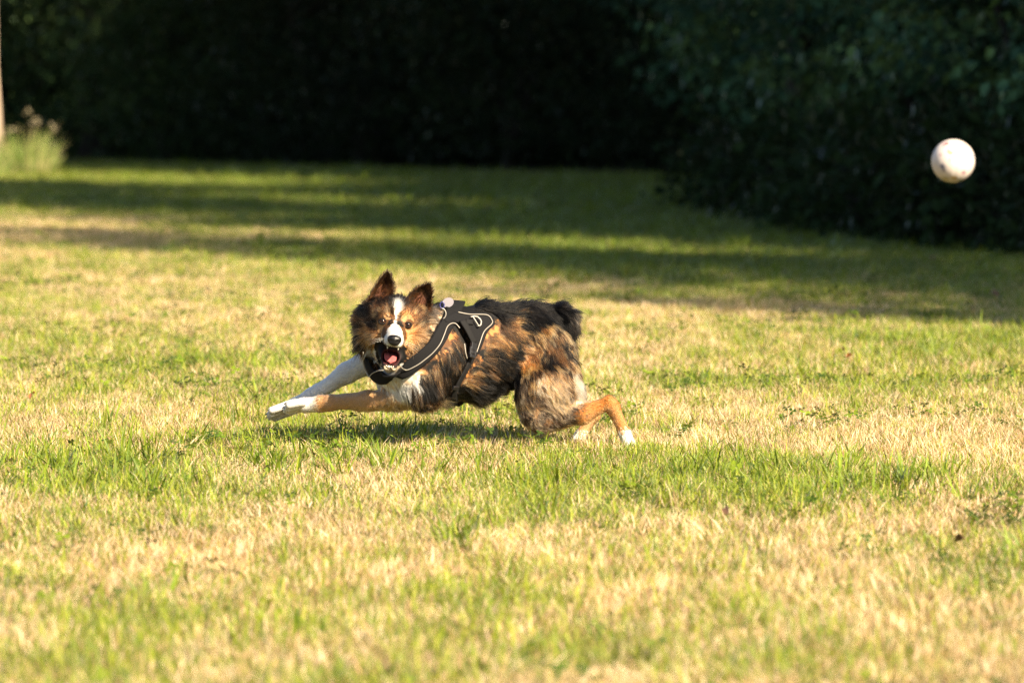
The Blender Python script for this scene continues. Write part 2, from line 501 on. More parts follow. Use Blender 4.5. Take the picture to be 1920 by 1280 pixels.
# ------------------------------------------------------------------ trees
def leaves_mesh(name, n_cluster, per, radii, center, leaf, seed, cl_r=.35, shell=.45, low=None, pal=None, thin=None, gap=None, flat=.55):
    """leaf faces in clusters through an ellipsoid's volume"""
    r = np.random.default_rng(seed)
    d = r.normal(size=(n_cluster, 3)); d /= np.linalg.norm(d, axis=1)[:, None]
    q = (shell + (1 - shell) * r.uniform(size=n_cluster) ** .6) * (0.78 + .5 * noise3(d * 2 + seed, 1.3, seed))
    c = d * q[:, None] * np.array(radii) + np.array(center)
    if low is not None:
        c[:, 2] = np.where(c[:, 2] < low, low + r.uniform(0, .6, n_cluster), c[:, 2])
    if gap is not None:                              # openings that let the sun through
        k = noise3(c + seed, .9, 8) > gap
        c, d = c[k], d[k]
        n_cluster = len(c)
    if thin is not None:                             # bare below the crown, only a few sprays left
        k = (c[:, 2] > thin[0] + .5 * (noise3(c, 1.1, 4) - .5)) | (r.uniform(size=n_cluster) < thin[1])
        c, d = c[k], d[k]
        n_cluster = len(c)
    n = n_cluster * per
    base = np.repeat(c, per, axis=0) + r.normal(0, cl_r * .5, (n, 3)) * np.array([1, 1, flat])
    # leaves hang outward and down
    out = np.repeat(d, per, axis=0) * .7 + r.normal(0, .6, (n, 3)) + np.array([0, 0, -.35])
    out /= np.linalg.norm(out, axis=1)[:, None]
    nrm = r.normal(0, .5, (n, 3)) + np.array([0, 0, .9])
    side = np.cross(out, nrm); side /= np.linalg.norm(side, axis=1)[:, None] + 1e-9
    L_ = (leaf * r.uniform(.6, 1.3, n))[:, None]
    up = np.cross(side, out)
    v = np.empty((n, 4, 3))
    v[:, 0] = base; v[:, 1] = base + out * L_ * .45 + side * L_ * .30 + up * L_ * .10
    v[:, 2] = base + out * L_; v[:, 3] = base + out * L_ * .45 - side * L_ * .30 + up * L_ * .10
    pal = np.array(pal if pal is not None else [[.024, .046, .015], [.018, .037, .014], [.034, .056, .017], [.015, .030, .013]])
    col = pal[r.integers(len(pal), size=n_cluster)]
    col = np.repeat(col, per, axis=0) * r.uniform(.75, 1.25, (n, 1))
    i0 = np.arange(n) * 4
    f = np.stack([i0, i0 + 1, i0 + 2, i0, i0 + 2, i0 + 3], 1).ravel()
    return mesh_from(name, v.reshape(-1, 3), f, np.full(2 * n, 3), colors=np.repeat(col, 4, axis=0), mats=[M_LEAF])

def trunk_mesh(name, height, rad, seed, limbs=7, limb_from=.35, limb_len=2.0, mat=None, stems=1):
    r = random.Random(seed)
    b = MB()
    for s in range(stems):
        a = r.uniform(0, 6.28)
        lean = (.0 if stems == 1 else .35) + r.uniform(0, .04)
        pts, rr = [], []
        for i in range(9):
            t = i / 8
            pts.append((math.cos(a) * lean * height * t + r.uniform(-.03, .03) * height * .15 * t, math.sin(a) * lean * height * t + r.uniform(-.03, .03) * height * .15 * t, height * t - .05))
            rr.append(rad * ((1 - t) ** .75 * .95 + .05) * (1.35 if i == 0 else 1))
        b.tube(pts, rr, 10)
        for k in range(limbs):
            t = limb_from + (1 - limb_from) * (k + r.random()) / limbs * .95
            p = Vector(pts[min(7, int(t * 8))]).lerp(Vector(pts[min(8, int(t * 8) + 1)]), t * 8 % 1)
            az = r.uniform(0, 6.28); ll = limb_len * (1.15 - t) * r.uniform(.7, 1.2)
            q = [p + Vector((math.cos(az) * ll * u, math.sin(az) * ll * u, ll * (.55 * u - .1 * u * u))) + Vector((r.uniform(-.05, .05), r.uniform(-.05, .05), 0)) * ll * u for u in (0, .33, .66, 1)]
            r0 = rad * (1 - t) ** .7 * .5 + .008
            b.tube(q, [r0, r0 * .75, r0 * .5, r0 * .2], 6)
    me = bpy.data.meshes.new(name); me.from_pydata([tuple(p) for p in b.v], [], b.f); me.update()
    me.polygons.foreach_set('use_smooth', [True] * len(me.polygons)); me.materials.append(mat or M_BARK)
    return me

def plant(name, loc, scale, rz, trunk, crown, label, cat, group=None):
    e = empty(name, loc)
    e.rotation_euler = (0, 0, rz); e.scale = scale if hasattr(scale, '__len__') else (scale,) * 3
    link('trunk', trunk, e); link('crown', crown, e)
    return tag(e, label, cat, group)

# tall trees standing right of the frame: their shadows lie across the meadow
crownT = [leaves_mesh('tall_crown', 620, 44, (2.9, 2.9, 4.2), (0, 0, 8.2), .17, s, cl_r=.7, shell=.2, gap=(None, .38)[s - 1]) for s in (1, 2)]
trunkT = [trunk_mesh('tall_trunk', 11.5, .22, s, 10, .3, 3.2) for s in (1, 2)]
# (across, along) = where the middle of the crown's shadow falls, measured across and along the sun's direction
SHADE = [(15.2, 10.8, 1, 1), (15.7, 7.0, .95, 1), (15.0, 19, .40, 1), (19, 22, .8, 1), (12.4, 9.5, .13, 1), (19.5, 13, 1, 1), (22, 18, .8, 1), (24.9, 27, .9, 1), (19.6, 31, .45, 1.2), (22.2, 34.5, .5, 1), (28.9, 38, .7, 1), (30.5, 44, 1, 1.1), (18.4, 18.3, .5, 1), (25.5, 16, 1, 1), (33, 38, 1.1, 1.1)]
TALL = []
for c, a, w, s in SHADE:
    a -= 11.7 * s
    TALL.append((.766 * c - .643 * a, .643 * c + .766 * a, w * s, s))
words = ['nearest the camera', 'second from the camera', 'third from the camera', 'fourth from the camera', 'fifth from the camera', 'sixth from the camera', 'seventh from the camera', 'eighth from the camera', 'ninth from the camera', 'tenth from the camera', 'eleventh from the camera', 'twelfth from the camera', 'thirteenth from the camera', 'fourteenth from the camera', 'farthest from the camera']
order = sorted(range(len(TALL)), key=lambda i: TALL[i][0] ** 2 + TALL[i][1] ** 2)
for i, (x, y, w, s) in enumerate(TALL):
    plant('tall_tree', (x, y, 0), (w, w, s), i * 1.3, trunkT[i % 2], crownT[0 if i in (0, 1, 5, 12, 13) else 1], 'tall tree rising above the frame on the right, ' + words[order.index(i)], 'tree', 'tall trees shading the meadow')

# bushy woodland edge on the right, branches down to the ground
SPRAY = [[.055, .115, .060], [.036, .082, .046], [.085, .145, .055], [.022, .052, .032]]  # brighter greens stand in for skylight on the front sprays
SHADED = [[.014, .026, .012], [.010, .020, .011], [.018, .030, .012]]  # near-black leaves: shadow inside the wood, put into the leaf colour
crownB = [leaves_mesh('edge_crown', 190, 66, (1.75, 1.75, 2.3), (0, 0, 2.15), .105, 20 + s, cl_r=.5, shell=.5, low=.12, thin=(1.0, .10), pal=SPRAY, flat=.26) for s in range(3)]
crownG = [leaves_mesh('leafy_crown', 700, 24, (1.75, 1.75, 2.3), (0, 0, 2.15), .09, 45 + s, cl_r=.5, shell=.35, low=.08, pal=[[.034, .066, .026], [.022, .045, .020], [.050, .080, .026]]) for s in range(2)]  # lighter greens paint the faint light on the left crowns
crownF = [leaves_mesh('full_crown', 700, 24, (1.75, 1.75, 2.3), (0, 0, 2.15), .085, 25 + s, cl_r=.5, shell=.3, low=.08, pal=SHADED) for s in range(2)]
crownK = [leaves_mesh('raised_crown', 520, 30, (1.75, 1.75, 2.3), (0, 0, 2.3), .085, 35 + s, cl_r=.5, shell=.2, low=.12, thin=(2.0, .06), pal=SHADED) for s in range(2)]
trunkB = [trunk_mesh('edge_trunk', 3.8, .035, 30 + s, 6, .3, 1.5, stems=2) for s in range(3)]
EDGE = [(4.9, 24.6, 1.0), (6.4, 21.0, 1.1), (4.05, 27.4, .95), (3.5, 30.6, 1.0), (3.35, 34.0, 1.0), (5.8, 28.5, 1.35), (6.9, 24.8, 1.4), (5.2, 32.5, 1.4), (3.6, 38.0, 1.15), (3.7, 42.5, 1.2), (5.9, 37.5, 1.5), (6.3, 43, 1.5), (8.3, 29.5, 1.6), (7.8, 34, 1.6)]
EW = ['dark bushy tree with low branches behind the white ball', 'dark bushy tree at the far right edge of the picture', 'dark leafy tree just left of the white ball', 'dark leafy tree two to the left of the white ball', 'dark leafy tree where the right wood steps back',
      'taller dark tree behind the bushy tree by the ball', 'taller dark tree filling the upper right corner', 'taller dark tree behind the corner of the right wood', 'dark tree in the gap before the back wood', 'dark tree where right wood meets back wood', 'hidden taller tree behind the gap', 'hidden taller tree near the back wood', 'deep wood tree right of the ball', 'deep wood tree left of the ball']
for i, (x, y, s) in enumerate(EDGE):
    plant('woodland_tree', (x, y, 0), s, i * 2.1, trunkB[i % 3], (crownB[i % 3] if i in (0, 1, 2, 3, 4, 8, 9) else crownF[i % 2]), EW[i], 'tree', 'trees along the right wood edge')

# dark wood across the back
crownW = [leaves_mesh('weed_leaves', 70, 14, (.42, .42, .32), (0, 0, .27), .075, 80 + s, cl_r=.2, shell=.3, low=.03, pal=[[.018, .034, .012], [.014, .026, .011]]) for s in (1, 2)]
trunkW = trunk_mesh('weed_stem', .5, .012, 81, 4, .2, .35, stems=4)
BACK = []
for j, (dy, sc, step) in enumerate(((2.1, 1.1, 2.3), (5.0, 1.5, 2.9), (8.0, 1.25, 1.7), (13.5, 1.9, 2.9), (17.0, 2.1, 3.0))):
    x = -15.0 - dy * .3
    while x < 5.5 + dy * .4:
        y = float(np.interp(x, [-16, -8, -4, -.5, 2.3, 6], [63, 60, 53.5, 49, 46.3, 45])) + dy + random.uniform(-.5, .5)
        BACK.append((x, y, sc * random.uniform(.92, 1.1), j))
        x += step * random.uniform(.85, 1.1)
rows = ['front', 'second', 'third', 'fourth', 'rear']
ordn = ['first', 'second', 'third', 'fourth', 'fifth', 'sixth', 'seventh', 'eighth', 'ninth', 'tenth', 'eleventh', 'twelfth', 'thirteenth']
cnt = [0] * 5
for i, (x, y, s, j) in enumerate(BACK):
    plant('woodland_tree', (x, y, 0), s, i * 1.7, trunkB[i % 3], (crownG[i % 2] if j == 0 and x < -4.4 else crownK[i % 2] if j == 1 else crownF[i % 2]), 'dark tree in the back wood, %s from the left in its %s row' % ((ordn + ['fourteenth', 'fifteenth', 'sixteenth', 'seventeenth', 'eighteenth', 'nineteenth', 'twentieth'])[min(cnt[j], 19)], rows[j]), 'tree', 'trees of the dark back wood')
    cnt[j] += 1
for j, dy in enumerate((6.6, 10.5)):
    x, k = -10.0, 0
    while x < 6.5:
        y = float(np.interp(x, [-16, -8, -4, -.5, 2.3, 6], [63, 60, 53.5, 49, 46.3, 45])) + dy + random.uniform(-.3, .3)
        e = empty('undergrowth_bush', (x, y, 0)); e.rotation_euler.z = x * 3; e.scale = (2.6, 2.6, 2.2)
        link('stem', trunkW, e); link('leaves', crownW[k % 2], e)
        tag(e, 'dark low bush inside the back wood, %s from the left in the %s line' % ((ordn + ['fourteenth', 'fifteenth', 'sixteenth', 'seventeenth'])[k], ('nearer', 'farther')[j]), 'bush', 'undergrowth of the back wood')
        x += 1.15; k += 1
# high canopy closing the wood above
crownH = leaves_mesh('canopy_crown', 520, 26, (3.6, 3.6, 3.4), (0, 0, 7.6), .24, 55, cl_r=.9, shell=.1)
trunkH = trunk_mesh('canopy_trunk', 10.5, .2, 56, 9, .4, 3.2)
CAN = [(-12, 66), (-6.5, 60), (-2, 56), (2.5, 53), (6, 50), (7.5, 44), (7.2, 38), (-9, 68), (-3, 64), (3, 61), (9, 57), (-13, 73), (-7, 72), (-1, 70), (5, 67), (8.5, 50), (10.5, 35), (11, 42), (10, 28)]
for i, (x, y) in enumerate(CAN):
    plant('canopy_tree', (x, y, 0), 1.0 + .15 * (i % 3), i * 2.3, trunkH, crownH, 'tall canopy tree rising over the dark wood, %s of its line' % ((ordn + ['fourteenth', 'fifteenth', 'sixteenth', 'seventeenth', 'eighteenth', 'nineteenth', 'twentieth'])[i]), 'tree', 'canopy trees over the wood')

# lone trunk at the left edge with long grass round its foot
crownL = crownT[0]
tl = at(-36, 330, 48.0)
plant('meadow_tree', (tl[0], 48.0, 0), 1.0, .4, trunk_mesh('pale_trunk', 11.5, .24, 77, 9, .45, 3.0, M_BARK_PALE), crownL, 'pale tree trunk at the left edge of the picture', 'tree')

def tussock(name, loc, n, rad, hmax, seed, label):
    r = np.random.default_rng(seed)
    V, F, S_, C = [], [], [], []
    for i in range(n):
        a, q = r.uniform(0, 6.28), rad * math.sqrt(r.uniform())
        x, y = q * math.cos(a), q * math.sin(a)
        h = hmax * r.uniform(.45, 1.0) * (1 - .45 * (q / rad) ** 2)
        az = a + r.uniform(-1, 1); lean, w = r.uniform(.05, .75), r.uniform(.005, .011)
        tw = r.uniform(0, 6.28); s = np.array([math.cos(tw), math.sin(tw), 0]) * w
        c = np.array([[.15, .21, .05], [.22, .26, .08], [.10, .16, .04], [.30, .27, .13]][r.integers(4)]) * r.uniform(.8, 1.2)
        b = len(V)
        for t in (0, .4, .75):
            p = np.array([x + math.cos(az) * lean * h * t * t, y + math.sin(az) * lean * h * t * t, h * t])
            V.append(p - s * (1 - t * .6)); V.append(p + s * (1 - t * .6)); C.extend([c, c])
        V.append(np.array([x + math.cos(az) * lean * h, y + math.sin(az) * lean * h, h * .97])); C.append(c)
        F.extend([b, b + 1, b + 3, b + 2, b + 2, b + 3, b + 5, b + 4]); S_.extend([4, 4]); F.extend([b + 4, b + 5, b + 6]); S_.append(3)
    e = empty(name, loc)
    tag(link('leaf_blades', mesh_from('leaf_blades', V, F, S_, colors=np.array(C), mats=[M_BLADE]), e), kind='stuff')
    V, F, S_, C = [], [], [], []
    for i in range(12):                              # pale flower and seed heads
        a, q = r.uniform(0, 6.28), rad * .8 * math.sqrt(r.uniform())
        c0 = np.array([q * math.cos(a) + .05, q * math.sin(a), hmax * r.uniform(.8, 1.15) * (1 - .4 * (q / rad) ** 2)])
        for k in range(8):
            d = r.normal(0, .022, 3); b = len(V)
            for m_ in range(3):
                V.append(c0 + d + r.normal(0, .016, 3)); C.append(np.array([.22, .19, .13]) * r.uniform(.8, 1.2))
            F.extend([b, b + 1, b + 2]); S_.append(3)
    tag(link('seed_heads', mesh_from('seed_heads', V, F, S_, colors=np.array(C), mats=[M_BLADE]), e), kind='stuff')
    return tag(e, label, 'long grass')
g = ground_at(38, 332)
tussock('grass_tussock', (g[0] + .02, g[1] + .2, 0), 520, .42, .74, 5, 'tall uncut grass clump at the foot of the left trunk')
g2 = ground_at(0, 334)
tussock('grass_tussock', (g2[0] - .35, g2[1] + .1, 0), 500, .40, .5, 6, 'shaded uncut grass at the very left edge of the picture')

# dark weeds at the foot of the right wood
WEED = [(1915, 490), (1840, 482), (1755, 476), (1680, 468), (1605, 461), (1530, 450), (1455, 438), (1390, 424), (1330, 408), (1275, 394)]
for i, (px, py) in enumerate(WEED):
    p = ground_at(px, py)
    e = empty('leafy_weed', (p[0] + .35, p[1] + .3, 0)); e.rotation_euler.z = i; e.scale = (1.1 + .2 * (i % 3),) * 3
    link('stem', trunkW, e); link('leaves', crownW[i % 2], e)
    tag(e, 'dark leafy weed at the foot of the right wood, %s from the right' % ordn[i], 'weed', 'weeds along the wood edge')

# fallen leaves
M_DEAD = simple('dead_leaf', (0.10, 0.05, 0.025), 0.7, noise_scale=60)
M_RED = simple('russet_leaf', (0.42, 0.13, 0.04), 0.7, noise_scale=60)
for px, py, s, m, lb in ((1482, 548, .03, M_DEAD, 'dark curled leaf on shaded grass under the ball'), (1749, 498, .03, M_DEAD, 'dark dead leaf on shaded grass near the right wood'), (1866, 568, .035, M_DEAD, 'dark dead leaf on shaded grass at far right'),
                         (1592, 689, .02, M_RED, 'russet leaf on sunlit grass right of the dog'), (1582, 676, .018, M_DEAD, 'brown leaf just behind the russet leaf'), (1362, 993, .022, M_DEAD, 'dark bit of leaf in the foreground grass'), (1798, 1048, .022, M_DEAD, 'dark bit of leaf in the right foreground'), (60, 767, .025, M_RED, 'small orange leaf in the grass at left')):
    p = ground_at(px, py)
    b = MB(); nn = 5
    for i in range(nn):
        t = i / (nn - 1); w = math.sin(math.pi * min(1, t * .9 + .08)) * .42
        for k in (-1, 0, 1):
            b.v.append(Vector(((t - .5) * s * 1.6, k * w * s, abs(k) * .3 * s * w + .25 * s * math.sin(t * 5))))
    for i in range(nn - 1):
        for k in range(2):
            a = i * 3 + k; b.f.append((a, a + 1, a + 4, a + 3))
    lv = b.build('fallen_leaf', m)
    lv.location = (p[0], p[1], .045); lv.rotation_euler = (.6, .25, px * .7)
    tag(lv, lb, 'leaf', 'fallen leaves')

# ================================================================== the dog
PXM = 1.0 / 660.0                     # metres for one photo pixel at the dog's distance
DY = 10.92                            # depth of the dog's middle
def D(px, py, dy):
    return at(px, py, DY + dy)

# head frame: origin between the eyes, x to the picture's right, y forward (towards the camera), z up
HEAD_O = D(741, 606, -.235)
_roll, _pit, _yaw = math.radians(8), math.radians(-3), math.radians(4)
_Rh = (Matrix.Rotation(_roll, 3, 'Y') @ Matrix.Rotation(_yaw, 3, 'Z') @ Matrix.Rotation(_pit, 3, 'X'))
HX = np.array(_Rh @ Vector((1, 0, 0))); HY = np.array(_Rh @ Vector((0, -1, 0))); HZ = np.array(_Rh @ Vector((0, 0, 1)))
def H(x, y, z):
    return HEAD_O + HX * x + HY * y + HZ * z

# primitives: (a, b, ra, rb, blend k, squash in depth, flow dir, fur length, coat)
PR = []
def prim(a, b, ra, rb, k=.03, sq=1.0, flow=None, fur=.03, coat='brindle', lift=.35):
    a, b = np.array(a, float), np.array(b, float)
    if flow is None:
        flow = b - a
    flow = np.array(flow, float); flow = flow / (np.linalg.norm(flow) + 1e-9)
    PR.append(dict(a=a, b=b, ra=ra, rb=rb, k=k, sq=sq, flow=flow, fur=fur, coat=coat, lift=lift))
P_ = PXM
BACKW = (1, .25, -.12)
# trunk
prim(D(812, 672, -.10), D(880, 660, -.03), 62*P_, 68*P_, .04, .86, (1, .2, -.45), .042, 'shoulder')
prim(D(815, 700, -.10), D(880, 697, -.03), 46*P_, 50*P_, .04, .8, (1, .2, -.5), .048, 'underchest')
prim(D(880, 660, -.03), D(945, 648, .03), 68*P_, 62*P_, .04, .84, BACKW, .034, 'side')
prim(D(880, 690, -.03), D(945, 676, .03), 50*P_, 40*P_, .04, .8, (1, .2, -.25), .034, 'side')
prim(D(945, 648, .03), D(1000, 636, .06), 62*P_, 54*P_, .04, .84, BACKW, .034, 'side')
prim(D(1000, 634, .06), D(1022, 642, .08), 54*P_, 40*P_, .04, .86, (1, .2, -.6), .036, 'rump')
prim(D(850, 613, -.07), D(905, 612, .0), 32*P_, 34*P_, .04, 1, BACKW, .046, 'black', .55)
prim(D(905, 610, .0), D(985, 606, .05), 30*P_, 28*P_, .04, 1, BACKW, .050, 'black', .6)
# near hind leg
prim(D(1022, 655, .0), D(1028, 735, -.05), 46*P_, 56*P_, .03, .55, (.45, -.1, -1), .036, 'thigh')
prim(D(1026, 735, -.05), D(1012, 776, -.06), 50*P_, 29*P_, .03, .60, (.5, 0, -1), .016, 'knee')
prim(D(1050, 690, .0), D(1066, 735, -.04), 22*P_, 17*P_, .03, .8, (.6, 0, -1), .038, 'trouser')
prim(D(1016, 778, -.06), D(1090, 774, -.07), 26*P_, 16*P_, .02, .8, (1, 0, .1), .009, 'knee')
prim(D(1090, 776, -.07), D(1141, 755, -.07), 17*P_, 11*P_, .02, .85, (1, 0, .3), .0095, 'rust', .45)
prim(D(1141, 753, -.07), D(1150, 764, -.07), 11*P_, 12*P_, .01, .85, (.3, 0, -1), .0095, 'rust', .45)
prim(D(1150, 764, -.07), D(1171, 812, -.08), 11.5*P_, 10*P_, .012, .85, (.4, 0, -1), .0095, 'rust', .45)
prim(D(1171, 812, -.08), D(1180, 832, -.085), 10*P_, 12*P_, .012, .9, (.3, 0, -1), .0095, 'white', .45)
prim(D(1178, 834, -.10), D(1188, 846, -.11), 9*P_, 7*P_, .006, .9, (.6, 0, -1), .005, 'white')
prim(D(1176, 834, -.075), D(1182, 847, -.075), 9*P_, 7*P_, .006, .9, (.6, 0, -1), .005, 'white')
# far hind leg
prim(D(1035, 660, .12), D(1035, 745, .14), 44*P_, 44*P_, .03, .6, (.4, 0, -1), .034, 'thigh')
prim(D(1035, 745, .14), D(1030, 775, .15), 42*P_, 26*P_, .03, .7, (.3, 0, -1), .02, 'knee')
prim(D(1030, 778, .15), D(1112, 778, .15), 24*P_, 12*P_, .02, .85, (1, 0, .1), .0095, 'rust', .45)
prim(D(1110, 778, .15), D(1092, 812, .14), 12*P_, 10*P_, .012, .9, (-.3, 0, -1), .0095, 'tan', .45)
prim(D(1092, 812, .14), D(1080, 828, .13), 10*P_, 11*P_, .01, .9, (-.3, 0, -1), .0095, 'white', .45)
# near foreleg
prim(D(822, 668, -.17), D(792, 730, -.18), 40*P_, 30*P_, .035, .8, (.5, 0, -1), .040, 'shoulder')
prim(D(795, 735, -.18), D(750, 746, -.16), 25*P_, 17*P_, .025, .85, (.6, 0, -1), .022, 'foreleg')
prim(D(750, 746, -.16), D(690, 749, -.12), 16.5*P_, 15*P_, .015, .9, (-1, 0, -.45), .010, 'foreleg')
prim(D(690, 749, -.12), D(620, 755, -.08), 15*P_, 12.8*P_, .015, .9, (-1, 0, -.15), .0095, 'foreleg', .45)
prim(D(740, 758, -.155), D(670, 760, -.11), 8*P_, 6*P_, .015, .9, (.6, 0, -1), .020, 'foreleg')
prim(D(618, 755, -.08), D(602, 756, -.07), 14.2*P_, 14.2*P_, .012, .9, (-1, 0, -.15), .0095, 'foreleg', .45)
prim(D(602, 757, -.07), D(572, 759, -.055), 13.2*P_, 14.5*P_, .012, .95, (-1, 0, -.15), .0095, 'white', .45)
for dx, dyv, dz in ((0, -4, -.030), (-3, 2, -.016), (-4, 5, .0), (2, 8, .014)):
    prim(D(566 + dx, 757 + dyv * .8, -.055 + dz), D(542 + dx, 763 + dyv, -.055 + dz), 8.5*P_, 7.2*P_, .004, 1, (-1, 0, -.2), .005, 'white')
# far foreleg
prim(D(775, 660, -.02), D(712, 668, .0), 44*P_, 28*P_, .03, .8, (-.7, 0, -.7), .030, 'whiteleg')
prim(D(712, 668, .0), D(650, 699, .02), 25*P_, 18*P_, .02, .85, (-.8, 0, -.55), .010, 'whiteleg')
prim(D(650, 699, .02), D(598, 734, .04), 17*P_, 12.5*P_, .015, .9, (-.8, 0, -.5), .0095, 'whiteleg', .45)
prim(D(596, 735, .04), D(584, 742, .045), 13.6*P_, 13.4*P_, .012, .9, (-.8, 0, -.5), .0095, 'whiteleg', .45)
prim(D(584, 742, .045), D(550, 761, .055), 12.5*P_, 14*P_, .012, .95, (-.8, 0, -.5), .0095, 'whiteleg', .45)
for dx, dyv, dz in ((-3, -5, -.026), (-6, 2, -.012), (-5, 6, .004), (2, 9, .016)):
    prim(D(546 + dx, 762 + dyv * .8, .055 + dz), D(513 + dx, 774 + dyv, .055 + dz), 8.5*P_, 7.2*P_, .004, 1, (-1, 0, -.35), .005, 'whiteleg')
# breast and neck
prim(D(770, 690, -.16), D(800, 690, -.12), 46*P_, 52*P_, .035, .9, (.2, -.2, -1), .045, 'shoulder')
prim(D(745, 690, -.13), D(770, 680, -.10), 40*P_, 46*P_, .035, .9, (0, -.2, -1), .045, 'breast')
prim(D(765, 628, -.15), D(832, 632, -.08), 50*P_, 56*P_, .035, .95, (1, .3, -.35), .050, 'ruff')
prim(D(765, 655, -.16), D(815, 660, -.10), 44*P_, 52*P_, .035, .95, (.6, .2, -.8), .050, 'ruffdark')
# tail, a short curled plume on the rump
prim(D(995, 602, .07), D(1045, 590, .06), 18*P_, 15*P_, .02, 1, (1, 0, .3), .044, 'tail', .8)
prim(D(1045, 590, .06), D(1064, 595, .05), 14*P_, 12*P_, .015, 1, (1, 0, -.2), .042, 'tail', .8)
prim(D(1064, 595, .05), D(1070, 610, .04), 11*P_, 7*P_, .012, 1, (.25, 0, -1), .042, 'tail', .6)
N_BODY = len(PR)
# head
HF = dict(lift=.22)
prim(H(0, -.062, .012), H(0, -.050, .018), .060, .056, .02, 1, fur=.026, coat='crown', lift=.5)
for s in (-1, 1):
    prim(H(s * .026, -.026, .014), H(s * .034, -.05, .02), .026, .03, .018, 1, fur=.005, coat='face', **HF)
    prim(H(s * .036, -.048, -.036), H(s * .046, -.075, -.03), .034, .04, .022, 1, fur=.026, coat='cheek', **HF)
    prim(H(s * .050, -.095, -.010), H(s * .046, -.10, -.060), .040, .04, .04, 1, fur=.062, coat='cheek', lift=.75)
    prim(H(s * .052, -.080, .028), H(s * .060, -.090, .010), .032, .034, .03, 1, fur=.034, coat='crown', lift=.6)
    prim(H(s * .015, .004, -.044), H(s * .0125, .060, -.054), .0175, .0120, .010, 1, fur=.005, coat='muzzle', **HF)
    prim(H(s * .028, -.046, -.066), H(s * .011, .022, -.126), .0145, .0070, .010, 1, fur=.007, coat='chin', **HF)
prim(H(0, -.022, -.020), H(0, .068, -.041), .036, .0190, .016, 1, fur=.004, coat='face', **HF)
prim(H(0, -.060, -.085), H(0, .004, -.131), .034, .010, .014, 1, fur=.016, coat='chin', **HF)
prim(H(0, -.095, -.080), H(0, -.10, -.11), .045, .045, .03, 1, fur=.035, coat='chin', lift=.4)
# mouth cavity (cut away): a throat running back from the gape
CUT = [(H(s * .0115, .085, -.101), H(s * .007, -.035, -.090), .0260, .013) for s in (-1, 0, 1)]

def cap_dist(p, a, b, ra, rb, sq=1.0):
    q = p - a; ab = b - a
    t = np.clip((q @ ab) / (ab @ ab + 1e-12), 0, 1)
    v = q - t[..., None] * ab
    if sq != 1.0:
        v = v * np.array([1, 1 / sq, 1])
    r = ra + (rb - ra) * t
    dd = np.sqrt((v * v).sum(-1)) - r
    return dd * (sq if sq < 1 else 1)

def smin(a, b, k):
    h = np.maximum(k - np.abs(a - b), 0) / k
    return np.minimum(a, b) - h * h * k * .25

def sdf(p):
    p = np.asarray(p, float)
    d = np.full(p.shape[:-1], .3)
    for q in PR:
        d = smin(d, cap_dist(p, q['a'], q['b'], q['ra'], q['rb'], q['sq']), q['k'])
    for a, b, ra, rb in CUT:
        d = np.maximum(d, -cap_dist(p, a, b, ra, rb))
    return d

def grad(p, e=.003):
    g = np.stack([sdf(p + np.eye(3)[i] * e) - sdf(p - np.eye(3)[i] * e) for i in range(3)], -1)
    return g / (np.linalg.norm(g, axis=-1, keepdims=True) + 1e-9)

def hit(px, py, off, y0=10.35):
    """where the view line of a photo pixel meets the coat, off above the skin"""
    d = np.array([ray(a, b) for a, b in zip(px, py)]); d = d / np.linalg.norm(d, axis=1)[:, None]
    t = np.full(len(d), y0)
    for _ in range(90):
        t = t + np.clip(sdf(CAM + d * t[:, None]) - off, -.02, .03) * .8
    return CAM + d * t[:, None]

